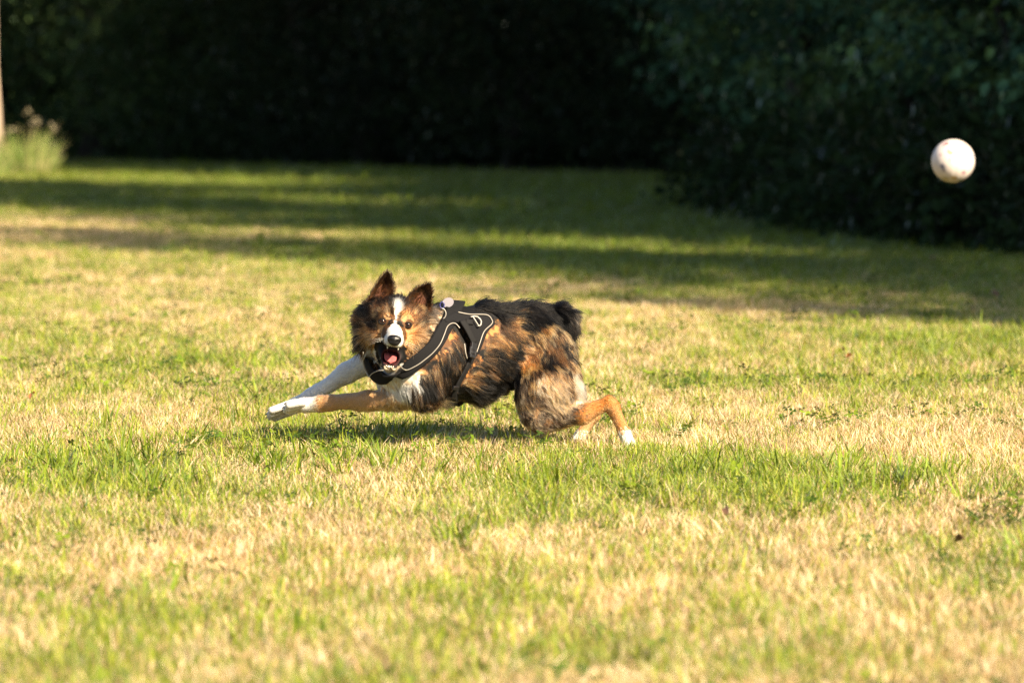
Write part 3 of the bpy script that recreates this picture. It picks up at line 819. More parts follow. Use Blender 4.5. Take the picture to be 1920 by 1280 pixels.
def surface_nets(lo, hi, h):
    n = np.ceil((hi - lo) / h).astype(int) + 1
    ax = [lo[i] + np.arange(n[i]) * h for i in range(3)]
    F = np.full(n, .2, dtype=np.float32)
    def box(a, b, r):
        m0, m1 = np.minimum(a, b) - r, np.maximum(a, b) + r
        i0 = np.clip(np.floor((m0 - lo) / h).astype(int), 0, n - 1); i1 = np.clip(np.ceil((m1 - lo) / h).astype(int) + 1, 1, n)
        return tuple(slice(i0[i], i1[i]) for i in range(3))
    def pts(sl):
        g = np.meshgrid(*[ax[i][sl[i]] for i in range(3)], indexing='ij')
        return np.stack(g, -1)
    for q in PR:
        sl = box(q['a'], q['b'], max(q['ra'], q['rb']) + .05)
        F[sl] = smin(F[sl], cap_dist(pts(sl), q['a'], q['b'], q['ra'], q['rb'], q['sq']), q['k'])
    for a, b, ra, rb in CUT:
        sl = box(a, b, max(ra, rb) + .05)
        F[sl] = np.maximum(F[sl], -cap_dist(pts(sl), a, b, ra, rb))
    ins = F < 0
    cnt = sum(ins[a:n[0] - 1 + a, b:n[1] - 1 + b, c:n[2] - 1 + c].astype(np.int8) for a in (0, 1) for b in (0, 1) for c in (0, 1))
    cell = np.argwhere((cnt > 0) & (cnt < 8))
    idx = np.full(n - 1, -1, dtype=np.int32); idx[tuple(cell.T)] = np.arange(len(cell))
    acc, num = np.zeros((len(cell), 3)), np.zeros(len(cell))
    corners = [(a, b, c) for a in (0, 1) for b in (0, 1) for c in (0, 1)]
    val = {c: F[cell[:, 0] + c[0], cell[:, 1] + c[1], cell[:, 2] + c[2]] for c in corners}
    for c in corners:
        for a in range(3):
            if c[a] == 0:
                e = list(c); e[a] = 1; e = tuple(e)
                v0, v1 = val[c], val[e]
                m = (v0 < 0) != (v1 < 0)
                t = np.where(m, v0 / np.where(m, v0 - v1, 1), 0)
                p = np.tile(np.array(c, float), (len(cell), 1)); p[:, a] += t
                acc[m] += p[m]; num[m] += 1
    V = lo + (cell + acc / num[:, None]) * h
    Q = []
    for a in range(3):
        b, c = (a + 1) % 3, (a + 2) % 3
        s0 = [slice(1, n[i] - 1) for i in range(3)]; s1 = list(s0)
        s0[a] = slice(0, n[a] - 1); s1[a] = slice(1, n[a])
        A, B = ins[tuple(s0)], ins[tuple(s1)]
        e = np.argwhere(A != B)
        flip = A[tuple(e.T)]
        for i in range(3):
            if i != a: e[:, i] += 1
        def cid(db, dc):
            q = e.copy(); q[:, b] -= db; q[:, c] -= dc
            return idx[tuple(q.T)]
        q = np.stack([cid(1, 1), cid(0, 1), cid(0, 0), cid(1, 0)], 1)
        q[~flip] = q[~flip][:, ::-1]
        Q.append(q)
    Q = np.concatenate(Q)
    return V, Q[(Q >= 0).all(1)]

lo = np.min([np.minimum(q['a'], q['b']) - max(q['ra'], q['rb']) for q in PR], axis=0) - .02
hi = np.max([np.maximum(q['a'], q['b']) + max(q['ra'], q['rb']) for q in PR], axis=0) + .02
BV, BQ = surface_nets(lo, hi, .0040)

# ---- coat colours
K = dict(black=(.0014, .0012, .0013), soot=(.0036, .0026, .0022), dkbrown=(.016, .0082, .0042), brown=(.080, .036, .014), rust=(.29, .128, .040), tan=(.31, .175, .080),
         grey=(.14, .098, .062), cream=(.42, .33, .235), white=(.48, .465, .445), taupe=(.085, .060, .042))  # last entry is a muted grey-brown strand colour
K = {k: np.array(v) for k, v in K.items()}
COATS = {   # probabilities of strand colours
    'black': [('black', .75), ('soot', .25)], 'brindle': [('black', .4), ('dkbrown', .3), ('brown', .3)], 'shoulder': [('black', .2), ('soot', .22), ('dkbrown', .2), ('brown', .18), ('grey', .08), ('tan', .12)],
    'underchest': [('soot', .25), ('grey', .35), ('taupe', .25), ('cream', .15)], 'side': [('black', .7), ('soot', .12), ('dkbrown', .1), ('brown', .08)], 'rump': [('black', .4), ('brown', .25), ('grey', .1), ('tan', .25)],
    'thigh': [('rust', .14), ('tan', .38), ('soot', .22), ('brown', .26)], 'knee': [('dkbrown', .28), ('taupe', .42), ('tan', .3)], 'trouser': [('cream', .6), ('grey', .3), ('tan', .1)], 'rust': [('brown', .12), ('rust', .68), ('tan', .2)],
    'tan': [('tan', .8), ('cream', .2)], 'white': [('white', 1.0)], 'whiteleg': [('white', 1.0)], 'foreleg': [('tan', .72), ('grey', .28)], 'breast': [('white', .7), ('cream', .3)],
    'ruff': [('grey', .2), ('brown', .3), ('soot', .5)], 'ruffdark': [('black', .4), ('soot', .3), ('brown', .3)], 'tail': [('black', .8), ('taupe', .2)], 'crown': [('soot', .12), ('dkbrown', .28), ('brown', .45), ('tan', .15)],
    'face': [('dkbrown', .22), ('brown', .46), ('tan', .32)], 'cheek': [('dkbrown', .25), ('brown', .45), ('tan', .3)], 'muzzle': [('white', 1.0)], 'chin': [('cream', .55), ('white', .45)],
    'ruststreak': [('rust', .34), ('brown', .42), ('dkbrown', .24)], 'creamtan': [('cream', .2), ('tan', .5), ('grey', .3)], 'greycream': [('cream', .4), ('grey', .4), ('taupe', .2)], 'tanface': [('rust', .4), ('tan', .35), ('brown', .25)],
    'darkface': [('black', .1), ('soot', .35), ('dkbrown', .4), ('brown', .15)], 'lip': [('black', 1.0)], 'browspot': [('tan', .55), ('rust', .2), ('brown', .25)], 'blaze': [('white', 1.0)], 'earfur': [('dkbrown', .5), ('brown', .3), ('soot', .2)]}
BLOB = []
_pend = []
def blob(px, py, dy, r, coat, w=1.0):
    _pend.append((px, py, dy, r, coat, w))
for px in (850, 880, 905, 930, 955, 980, 1005): blob(px, 578 if px > 900 else 590, .02, 26, 'black', 1.3)
blob(1030, 585, .06, 20, 'black', 1.3); blob(1072, 615, .0, 16, 'black'); blob(1055, 612, .0, 9, 'greycream', .8); blob(1018, 618, .0, 12, 'ruststreak', .9)
for a in ((925, 628, 26), (945, 605, 18), (960, 612, 20), (945, 640, 20), (905, 640, 16), (965, 590, 12)): blob(a[0], a[1], -.08, a[2], 'ruststreak', 1.1)
for a in ((915, 675, 30), (945, 680, 26), (900, 710, 26), (930, 720, 20), (960, 655, 14), (975, 610, 10), (870, 735, 20), (955, 705, 20), (985, 600, 10)): blob(a[0], a[1], -.10, a[2], 'side', 1.1)
for a in ((893, 688, 9), (885, 702, 9), (876, 716, 9), (898, 674, 9)): blob(a[0], a[1], -.12, a[2], 'ruststreak', 1.6)
for a in ((845, 625, 14), (838, 640, 14), (828, 655, 12), (850, 640, 12)): blob(a[0], a[1], -.15, a[2], 'ruststreak', 1.0)
for a in ((855, 655, 10), (845, 672, 10), (832, 690, 11), (818, 705, 11), (865, 640, 9), (866, 690, 14), (850, 715, 14)): blob(a[0], a[1], -.16, a[2], 'side', 1.0)
for a in ((990, 672, 16), (1000, 655, 14), (985, 650, 10)): blob(a[0], a[1], -.08, a[2], 'tanface', 1.1)
for a in ((1035, 660, 18), (1025, 680, 10), (1045, 640, 14), (1060, 655, 10), (1060, 690, 8)): blob(a[0], a[1], -.06, a[2], 'brindle', 1.0)
for a in ((1045, 725, 16), (1035, 740, 14), (1020, 712, 12)): blob(a[0], a[1], -.1, a[2], 'creamtan', 1.0)
for a in ((1088, 690, 10), (1089, 710, 11), (1086, 730, 12), (1078, 748, 11), (1062, 750, 9), (1080, 675, 7)): blob(a[0], a[1], -.06, a[2], 'trouser', 1.4)
for a in ((1000, 765, 20), (1030, 790, 20), (975, 735, 16)): blob(a[0], a[1], -.09, a[2], 'knee', 1.1)
for a in ((735, 716, 17), (755, 714, 15), (718, 710, 13), (776, 708, 9), (745, 728, 12)): blob(a[0], a[1], -.22, a[2], 'breast', 1.5)
for a in ((800, 735, 20), (815, 745, 20), (790, 745, 14)): blob(a[0], a[1], -.2, a[2], 'shoulder', 1.2)
for a in ((826, 770, 22), (855, 755, 16), (800, 768, 14)): blob(a[0], a[1], -.13, a[2], 'underchest', 1.2)
blob(672, 640, -.05, 16, 'soot' if False else 'darkface', 1.0)
for a in ((850, 577, 14), (835, 572, 12), (865, 578, 12)): blob(a[0], a[1], -.05, a[2], 'black', 1.5)
for a in ((820, 600, 16), (825, 622, 16), (818, 580, 14), (815, 640, 12)): blob(a[0], a[1], -.2, a[2], 'greycream', 1.3)
for a in ((682, 590, 10), (674, 608, 11), (673, 628, 11), (680, 648, 10), (686, 572, 8)): blob(a[0], a[1], -.16, a[2], 'darkface', 1.3)
for a in ((775, 675, 16), (800, 655, 16), (700, 680, 20)): blob(a[0], a[1], -.17, a[2], 'ruffdark', 1.0)
for a in ((708, 648, 5), (707, 656, 5), (709, 666, 5), (712, 676, 4), (711, 643, 4), (717, 685, 4), (759, 652, 4), (758, 662, 4), (752, 674, 4)): blob(a[0], a[1], -.25, a[2], 'lip', 4.0)
_c = hit([q[0] for q in _pend], [q[1] for q in _pend], 0.0)
_ok = np.abs(sdf(_c)) < .01
for q, c, k in zip(_pend, _c, _ok):                  # a patch sits on the coat; past the outline it takes its own depth
    BLOB.append((c if k else D(*q[:3]), q[3] * P_, q[4], q[5]))
def hblob(x, y, z, r, coat, w=1.0):
    BLOB.append((H(x, y, z), r, coat, w))
for z, y, r in ((.064, -.006, .0060), (.054, .0, .0078), (.043, .006, .0074), (.030, .009, .0048), (.018, .011, .0029), (.007, .013, .0026), (-.003, .020, .0038), (-.012, .030, .0085), (-.020, .042, .0115)): hblob(0, y, z, r, 'blaze', 2.2)
hblob(0, .068, -.055, .012, 'blaze', 2.0); hblob(0, .075, -.035, .020, 'blaze', 1.9); hblob(0, .060, -.030, .017, 'blaze', 1.9)
for s in (-1, 1): hblob(s * .020, .062, -.046, .011, 'blaze', 1.6)
for s in (-1, 1):
    hblob(s * .024, .002, .018, .007, 'browspot', 1.2); hblob(s * .036, -.008, -.016, .0095, 'browspot', 1.1)
    hblob(s * .036, -.012, .034, .014, 'face', 1.0); hblob(s * .015, .018, .0, .008, 'darkface', 1.1)
    hblob(s * .027, .02, -.03, .012, 'face', 1.0); hblob(s * .027, .036, -.048, .0075, 'darkface', 1.8)
hblob(.052, -.03, -.035, .024, 'tanface', 1.5); hblob(.040, -.02, -.06, .022, 'tanface', 1.5); hblob(.066, -.05, -.028, .02, 'creamtan', 1.2); hblob(.05, -.04, .02, .018, 'crown', 1.0)
hblob(.085, -.08, -.012, .018, 'darkface', 1.1); hblob(.07, -.06, .012, .015, 'crown', 1.1)
hblob(-.056, -.035, -.008, .013, 'darkface', 1.0); hblob(-.058, -.045, -.045, .020, 'browspot', .9); hblob(-.075, -.07, -.01, .018, 'darkface', 1.2)
hblob(0, -.015, .082, .022, 'darkface', 1.2); hblob(0, -.02, -.115, .026, 'chin', 1.4); hblob(-.04, -.05, -.10, .026, 'chin', 1.2); hblob(.045, -.05, -.10, .022, 'creamtan', 1.2)
# black lips round the gape
for s in (-1, 1):
    for x, y, z, r in ((.020, .060, -.066, .0045), (.026, .045, -.066, .0055), (.029, .026, -.068, .0065), (.031, .006, -.072, .0075), (.031, -.012, -.080, .008), (.029, -.004, -.092, .007), (.024, .006, -.104, .0055), (.018, .016, -.115, .0045), (.009, .024, -.121, .004)):
        hblob(s * x, y, z, r, 'lip', 2.6)
hblob(0, .026, -.123, .004, 'lip', 2.4)
for x, y, z, r in ((-.032, .012, -.062, .006), (-.034, .0, -.070, .006)): hblob(x, y, z, r, 'lip', 2.2)
hblob(-.050, -.03, -.075, .016, 'browspot', 1.3); hblob(-.046, -.03, -.10, .016, 'chin', 1.4)

def prim_weights(p):
    W = np.stack([np.exp(-np.maximum(cap_dist(p, q['a'], q['b'], q['ra'], q['rb'], q['sq']), -.01) / .010) for q in PR], -1)
    return W / (W.sum(-1, keepdims=True) + 1e-12)

COAT_NAMES = list(COATS)
CI = {c: i for i, c in enumerate(COAT_NAMES)}
def coat_of(p, jitter=.010, rng=RNG):
    W = prim_weights(p)
    jit = jitter * (1 - .75 * W[..., N_BODY:].sum(-1, keepdims=True))
    pj = p + (np.stack([noise3(p, 60, s) for s in (1, 2, 3)], -1) - .5) * 2 * jit + (np.stack([noise3(p, 170, s) for s in (5, 6, 7)], -1) - .5) * 1.2 * jit
    Sc = np.zeros(p.shape[:-1] + (len(COAT_NAMES),))
    for i, q in enumerate(PR):
        Sc[..., CI[q['coat']]] += .55 * W[..., i]
    for c, r, coat, w in BLOB:
        d = np.linalg.norm(pj - c, axis=-1)
        Sc[..., CI[coat]] = np.maximum(Sc[..., CI[coat]], w * np.exp(-(d / (r * 1.35)) ** 2))
    Sc = Sc * rng.uniform(.62, 1.38, Sc.shape)
    return Sc.argmax(-1), W

def colour_of(coat_id, u):
    out = np.zeros(coat_id.shape + (3,))
    for i, cn in enumerate(COAT_NAMES):
        m = coat_id == i
        if not m.any(): continue
        names, pr = zip(*COATS[cn])
        cum = np.cumsum(pr) / sum(pr)
        j = np.clip(np.searchsorted(cum, u[m] * .9999), 0, len(names) - 1)
        out[m] = np.array([K[n] for n in names])[j]
    return out

# ---- body mesh (skin under the coat)
vc_id, vW = coat_of(BV)
vlen = sum(vW[:, i] * PR[i]['fur'] for i in range(len(PR)))
vcol = colour_of(vc_id, np.where(vlen < .014, .4, np.clip(noise3(BV, 70, 21) * 1.4 - .2, 0, 1)))
# mouth lining
loc = BV - HEAD_O
hx, hy, hz = loc @ HX, loc @ HY, loc @ HZ
cutd = np.min([cap_dist(BV, a, b, ra, rb) for a, b, ra, rb in CUT], axis=0)
lipz = (hy > -.035) & (hz < -.064) & (hz > np.where(np.abs(hx) > .028, -.100, -.116)) & (hx > -.037) & (hx < .031)
vcol[lipz] = (.004, .0035, .004)
vcol[(cutd < .006) & (hz < -.05)] = (.012, .006, .006)
vcol[cutd < .0012] = (.035, .007, .008)
DOG = empty('dog', (float(D(900, 700, 0)[0]), DY, 0.0))
OFF = np.array(DOG.location)
def vcol_mat(name, rough):
    m, N, L = new_mat(name)
    a = N.new('ShaderNodeAttribute'); a.attribute_name = 'Col'
    n = N.new('ShaderNodeTexNoise'); n.inputs['Scale'].default_value = 120
    tc = N.new('ShaderNodeTexCoord'); L.new(tc.outputs['Object'], n.inputs['Vector'])
    mr = N.new('ShaderNodeMapRange'); mr.inputs['To Min'].default_value = .6; mr.inputs['To Max'].default_value = 1.2
    L.new(n.outputs['Fac'], mr.inputs['Value'])
    v = N.new('ShaderNodeVectorMath'); v.operation = 'SCALE'; L.new(a.outputs['Color'], v.inputs[0]); L.new(mr.outputs[0], v.inputs['Scale'])
    p = N.new('ShaderNodeBsdfPrincipled'); p.inputs['Roughness'].default_value = rough; p.inputs['Specular IOR Level'].default_value = .2
    L.new(v.outputs[0], p.inputs['Base Color'])
    o = N.new('ShaderNodeOutputMaterial'); L.new(p.outputs[0], o.inputs[0])
    return m
M_SKIN = vcol_mat('dog_skin', .7)
body = link('body', mesh_from('body', BV - OFF, BQ.ravel(), np.full(len(BQ), 4), True, vcol, [M_SKIN]), DOG)
tag(DOG, 'brown, black and white dog in a black harness bounding over the grass', 'dog')

# ---- ears: cupped leaves of skin
def ear(base_l, base_r, tip, back, bend, name='ear'):
    """base_l, base_r: ends of the ear's root, tip, all in head coordinates; back: depth of the cup"""
    bl, br, tp = (np.array(H(*q)) for q in (base_l, base_r, tip))
    n, m = 12, 9
    V, NRM = [], []
    mid = (bl + br) / 2
    axis = tp - mid
    fw = np.cross(br - bl, axis); fw /= np.linalg.norm(fw)
    if fw @ HY < 0: fw = -fw
    for i in range(n + 1):
        t = i / n
        w = (1 - t) ** .62 * (1 + .5 * t * (1 - t)) if i < n else .0
        c = mid + axis * t + fw * bend * t * t
        for j in range(m + 1):
            s = j / m * 2 - 1
            cup = (s * s - 1) * back * math.sin(math.pi * min(1, .25 + .75 * (1 - t))) * w
            V.append(c + (br - bl) * .5 * s * w + fw * cup)
    V = np.array(V); nv = len(V)
    back_v = V - fw * .006 * np.repeat(1 - .6 * np.arange(n + 1) / n, m + 1)[:, None]
    allv = np.concatenate([V, back_v])
    F = []
    for i in range(n):
        for j in range(m):
            a = i * (m + 1) + j; q = (a, a + 1, a + m + 2, a + m + 1)
            F.append(q); F.append(tuple(nv + k for k in reversed(q)))
    for i in range(n):
        for j0 in (0, m):
            a = i * (m + 1) + j0; b = a + m + 1
            F.append((a, b, nv + b, nv + a) if j0 == 0 else (b, a, nv + a, nv + b))
    col = np.where(noise3(allv, 90, 31)[:, None] > .55, K['brown'] * .8, K['dkbrown'])
    inner = np.zeros(2 * nv, bool); inner[:nv] = True
    tt = np.tile(np.repeat(np.arange(n + 1) / n, m + 1), 2); ss = np.tile(np.tile(np.abs(np.arange(m + 1) / m * 2 - 1), n + 1), 2)
    pink = inner & (tt < .55) & (ss < .45)
    col[pink] = (.10, .045, .03)
    me = mesh_from(name, allv - OFF, np.array(F).ravel(), np.full(len(F), 4), True, col, [M_SKIN])
    return link(name, me, DOG), allv, np.array(F), axis / np.linalg.norm(axis), col
EARS = [ear((-.088, -.065, .032), (-.014, -.058, .074), (-.040, -.055, .141), .020, .010), ear((.022, -.058, .068), (.092, -.068, .020), (.084, -.050, .125), .018, .022)]

# ---- eyes, nose, tongue, teeth
def eye_mat():
    m, N, L = new_mat('dog_eye')
    tc = N.new('ShaderNodeTexCoord')
    vd = N.new('ShaderNodeVectorMath'); vd.operation = 'DISTANCE'; vd.inputs[1].default_value = (0, -.0092, 0)
    L.new(tc.outputs['Object'], vd.inputs[0])
    r = N.new('ShaderNodeValToRGB'); r.color_ramp.interpolation = 'CONSTANT'
    e = r.color_ramp.elements
    e[0].position = 0; e[0].color = (.004, .003, .003, 1); e[1].position = .40; e[1].color = (.045, .015, .007, 1)
    x = e.new(.74); x.color = (.012, .008, .006, 1)
    mr = N.new('ShaderNodeMapRange'); mr.inputs['From Max'].default_value = .010; L.new(vd.outputs['Value'], mr.inputs['Value'])
    L.new(mr.outputs[0], r.inputs[0])
    p = N.new('ShaderNodeBsdfPrincipled'); p.inputs['Roughness'].default_value = .14; p.inputs['Specular IOR Level'].default_value = .3
    L.new(r.outputs[0], p.inputs['Base Color'])
    o = N.new('ShaderNodeOutputMaterial'); L.new(p.outputs[0], o.inputs[0])
    return m
M_EYE = eye_mat()
M_RIM = simple('eyelid_skin', (.004, .003, .003), .7, spec=.15)
M_NOSE = simple('nose_leather', (.004, .0035, .004), .36, spec=.3, noise_scale=260, noise_amt=.4, bump=.25)
M_TONGUE = simple('tongue', (.36, .095, .095), .4, noise_scale=150, noise_amt=.15, bump=.2)
M_TOOTH = simple('tooth', (.45, .40, .32), .3)
EYES = [H(-.0355, -.0022, .0005), H(.0355, -.0022, .0005)]
for c in EYES:
    b = MB().ball((0, 0, 0), .0092, 20, 14)
    e = b.build('eye', M_EYE, DOG)
    e.location = Vector(c - OFF)
    e.rotation_euler = (math.radians(-3), 0, math.radians(2))
    rim = MB()
    ring = []
    for k in range(25):
        a = 2 * math.pi * k / 24
        ring.append(Vector((math.cos(a) * .0098, -.0058 + .002 * math.cos(a) ** 2, math.sin(a) * .0060 - .0004)))
    rim.tube(ring, .0031, 6, cap=False)
    rim.build('eyelid', M_RIM, e)
# nose
b = MB()
nu, nv_ = 22, 16
nc = H(0, .083, -.0465)
for j in range(nv_ + 1):
    th = math.pi * j / nv_
    for i in range(nu):
        ph = 2 * math.pi * i / nu
        x, y, z = math.sin(th) * math.cos(ph), math.sin(th) * math.sin(ph), math.cos(th)
        w = .0195 * (1 + .22 * z)
        for s in (-1, 1):                             # nostrils pressed in
            dd = (x - s * .55) ** 2 + (z + .15) ** 2
            if y > 0: y -= .55 * math.exp(-dd / .045) * y
        b.v.append(Vector(nc + HX * (x * w) + HY * (y * .0125) + HZ * (z * .0160)))
for j in range(nv_):
    for i in range(nu):
        a, c2 = j * nu + i, j * nu + (i + 1) % nu
        b.f.append((a, a + nu, c2 + nu, c2))
b.build('nose', M_NOSE, DOG, off=OFF)
# tongue
b = MB()
nl, nw = 12, 8
for sgn in (1, -1):
    for i in range(nl + 1):
        t = i / nl
        y = -.050 + .069 * t; z = -.088 - .015 * t - .0095 * t * t
        w = .0185 * (1 - .12 * t) * (math.sqrt(max(0, 1 - max(0, (t - .72) / .28) ** 2)) if t < 1 else .02)
        for j in range(nw + 1):
            s = j / nw * 2 - 1
            b.v.append(Vector(H(s * w, y, z + .004 * s * s + sgn * .0028 * math.sqrt(max(0, 1 - s * s)) - .0014 * math.exp(-(s / .15) ** 2) * sgn)))
half = (nl + 1) * (nw + 1)
for i in range(nl):
    for j in range(nw):
        a = i * (nw + 1) + j; q = (a, a + 1, a + nw + 2, a + nw + 1)
        b.f.append(q); b.f.append(tuple(half + k for k in reversed(q)))
b.build('tongue', M_TONGUE, DOG, off=OFF)
# teeth: lower arch and upper canines
def tooth(base, d, r, l):
    t = MB().tube([base, np.array(base) + np.array(d) * l * .55, np.array(base) + np.array(d) * l], [r, r * .8, r * .15], 7)
    t.build('tooth', M_TOOTH, DOG, off=OFF)
for s in (-1, 1):
    tooth(H(s * .0155, .017, -.124), HZ, .0024, .0095)
    tooth(H(s * .0150, .060, -.063), -HZ, .0024, .010)
    tooth(H(s * .0205, .006, -.115), HZ, .0022, .006); tooth(H(s * .0230, -.008, -.106), HZ, .0024, .006)
for x in (-.010, -.005, 0, .005, .010):
    tooth(H(x, .027 - abs(x) * .25, -.1245), HZ, .0022, .0070)
    tooth(H(x, .072 - abs(x) * .25, -.061), -HZ, .0015, .0045)
# claws on the fore paws
M_CLAW = simple('claw', (.05, .042, .038), .4)
for ax_, ay_, dz in ((530, 757, -.088), (527, 764, -.074), (526, 769, -.058), (532, 774, -.044), (500, 768, .026), (496, 776, .040), (497, 782, .056), (504, 786, .068)):
    a0 = D(ax_ + 8, ay_ - 2, dz + .004); a1 = D(ax_ + 1, ay_ + 2, dz + .002)
    MB().tube([tuple(a0), tuple((a0 + a1) / 2 + np.array([0, 0, .001])), tuple(a1)], [.0028, .0022, .0006], 6).build('claw', M_CLAW, DOG, off=OFF)

# ------------------------------------------------------------------ harness
M_CLOTH = simple('harness_cloth', spec=.2, color=(.0030, .0028, .0036), rough=.85, noise_scale=500, noise_amt=.5, bump=.3)
M_MESHC = simple('harness_mesh', spec=.2, color=(.0042, .004, .005), rough=.85, noise_scale=900, noise_amt=.6, bump=.5)
M_PIPE = simple('reflective_piping', (.20, .18, .155), .45)
M_WEB = simple('webbing', spec=.25, color=(.0028, .0026, .0032), rough=.8, noise_scale=700, noise_amt=.4, bump=.3)
M_PLAST = simple('buckle_plastic', (.006, .0055, .007), .38)
M_STEEL = simple('painted_metal', (.26, .24, .22), .4)
M_TAG = simple('tag_enamel', (.17, .155, .18), .5)
M_BLUE = simple('blue_ring', (.03, .028, .12), .4)

def settle(p, off, n=5):
    """move points on to the surface that lies off above the skin"""
    p = np.array(p, float)
    for _ in range(n):
        p = p - (sdf(p) - off)[..., None] * grad(p)
    return p

def spline(pts, n):
    """Catmull-Rom through rows"""
    pts = np.array(pts, float); m = len(pts)
    P = np.vstack([2 * pts[0] - pts[1], pts, 2 * pts[-1] - pts[-2]])
    out = []
    for u in np.linspace(0, m - 1 - 1e-6, n):
        i = int(u); t = u - i
        a, b, c, d = P[i:i + 4]
        out.append(.5 * ((2 * b) + (c - a) * t + (2 * a - 5 * b + 4 * c - d) * t * t + (3 * b - a - 3 * c + d) * t ** 3))
    return np.array(out)

HARNESS_PTS = []
def ribbon(name, line, width, off, mat, parent, thick=.004, nw=5, closed=False, mask=True):
    """a strap lying on the coat along a 3D line"""
    line = settle(line, off)
    n = len(line)
    T = np.roll(line, -1, 0) - np.roll(line, 1, 0)
    if not closed:
        T[0] = line[1] - line[0]; T[-1] = line[-1] - line[-2]
    T /= np.linalg.norm(T, axis=1)[:, None] + 1e-9
    B = np.cross(grad(line), T); B /= np.linalg.norm(B, axis=1)[:, None] + 1e-9
    wd = width if hasattr(width, '__len__') else np.full(n, width)
    rows = [settle(line + B * (s * wd * .5)[:, None], off, 3) for s in np.linspace(-1, 1, nw)]
    V = np.stack(rows, 1)                             # n, nw, 3
    G = grad(V.reshape(-1, 3)).reshape(V.shape)
    if mask: HARNESS_PTS.append(V.reshape(-1, 3))
    top, bot = V + G * thick, V - G * thick * .5
    A = np.concatenate([top.reshape(-1, 3), bot.reshape(-1, 3)]); h = n * nw
    F = []
    for i in range(n if closed else n - 1):
        i2 = (i + 1) % n
        for j in range(nw - 1):
            q = (i * nw + j, i * nw + j + 1, i2 * nw + j + 1, i2 * nw + j)
            F.append(q[::-1]); F.append(tuple(h + k for k in q))
        F.append((i * nw, i2 * nw, h + i2 * nw, h + i * nw)[::-1]); e = nw - 1
        F.append((i * nw + e, i2 * nw + e, h + i2 * nw + e, h + i * nw + e))
    if not closed:
        for i in (0, n - 1):
            for j in range(nw - 1):
                q = (i * nw + j, i * nw + j + 1, h + i * nw + j + 1, h + i * nw + j)
                F.append(q if i == 0 else q[::-1])
    me = mesh_from(name, A - OFF, np.array(F).ravel(), np.full(len(F), 4), True, mats=[mat])
    return link(name, me, parent)

def cord(name, line, rad, off, mat, parent, closed=False):
    line = settle(line, off, 4)
    b = MB().tube([tuple(p) for p in line], rad, 6)
    return b.build(name, mat, parent, off=OFF)

def sheet(name, poly, off, mat, parent, step=2.5, thick=.004):
    """padded panel: the photo outline laid on the coat"""
    poly = np.array(poly, float)
    x0, y0 = poly.min(0); x1, y1 = poly.max(0)
    nx, ny = int((x1 - x0) / step) + 2, int((y1 - y0) / step) + 2
    gx, gy = np.meshgrid(x0 + np.arange(nx) * step, y0 + np.arange(ny) * step, indexing='ij')
    def inside(px, py):
        c = np.zeros(px.shape, bool); m = len(poly)
        for i in range(m):
            (xa, ya), (xb, yb) = poly[i], poly[(i + 1) % m]
            k = ((ya > py) != (yb > py)) & (px < (xb - xa) * (py - ya) / (yb - ya + 1e-12) + xa)
            c ^= k
        return c
    ok = inside((gx[:-1, :-1] + gx[1:, 1:]) / 2, (gy[:-1, :-1] + gy[1:, 1:]) / 2)
    cells = np.argwhere(ok)
    used = {}
    pts = []
    F = []
    for i, j in cells:
        q = []
        for a, b2 in ((i, j), (i + 1, j), (i + 1, j + 1), (i, j + 1)):
            if (a, b2) not in used:
                used[(a, b2)] = len(pts); pts.append((gx[a, b2], gy[a, b2]))
            q.append(used[(a, b2)])
        F.append(tuple(q))
    pts = np.array(pts)
    # pull border points on to the outline
    E = {}
    for q in F:
        for k in range(4):
            e = (q[k], q[(k + 1) % 4]); E[e] = 1
    border = set()
    edges = [e for e in E if (e[1], e[0]) not in E]
    for a, b2 in edges: border.update((a, b2))
    for v in border:
        p = pts[v]; best = None
        for i in range(len(poly)):
            a, b2 = poly[i], poly[(i + 1) % len(poly)]
            t = np.clip(((p - a) @ (b2 - a)) / ((b2 - a) @ (b2 - a) + 1e-9), 0, 1); c = a + (b2 - a) * t
            if best is None or np.linalg.norm(c - p) < np.linalg.norm(best - p): best = c
        pts[v] = best
    X = hit(pts[:, 0], pts[:, 1], off)
    G = grad(X)
    HARNESS_PTS.append(X)
    h = len(X)
    A = np.concatenate([X + G * thick, X - G * thick])
    FF = [q[::-1] for q in F] + [tuple(h + k for k in q) for q in F] + [(a, b2, h + b2, h + a) for a, b2 in edges]
    me = mesh_from(name, A - OFF, np.array(FF).ravel(), np.full(len(FF), 4), True, mats=[mat])
    return link(name, me, parent)

OFFH = .012
# neck yoke: near side from the photograph, far side round the neck
yk_px = [(848, 592), (836, 610), (824, 634), (812, 652), (796, 667), (778, 681), (758, 696), (736, 706), (713, 709), (696, 700), (685, 676)]
near = spline(yk_px, 46)
Yk = hit(near[:, 0], near[:, 1], OFFH)
far = spline([Yk[-1], D(690, 645, .0), D(730, 615, .05), D(790, 590, .07), D(830, 578, .03), D(846, 582, -.04), Yk[0]], 30)[1:-1]
yoke_line = np.concatenate([Yk, settle(far, OFFH)])
for _ in range(3):
    yoke_line = (np.roll(yoke_line, 1, 0) + 2 * yoke_line + np.roll(yoke_line, -1, 0)) / 4
HAR = ribbon('harness', yoke_line, np.concatenate([np.full(46, .040), np.full(len(yoke_line) - 46, .034)]), OFFH, M_CLOTH, DOG, .003, 7, closed=True)
HAR['label'] = 'black dog harness with grey piping'
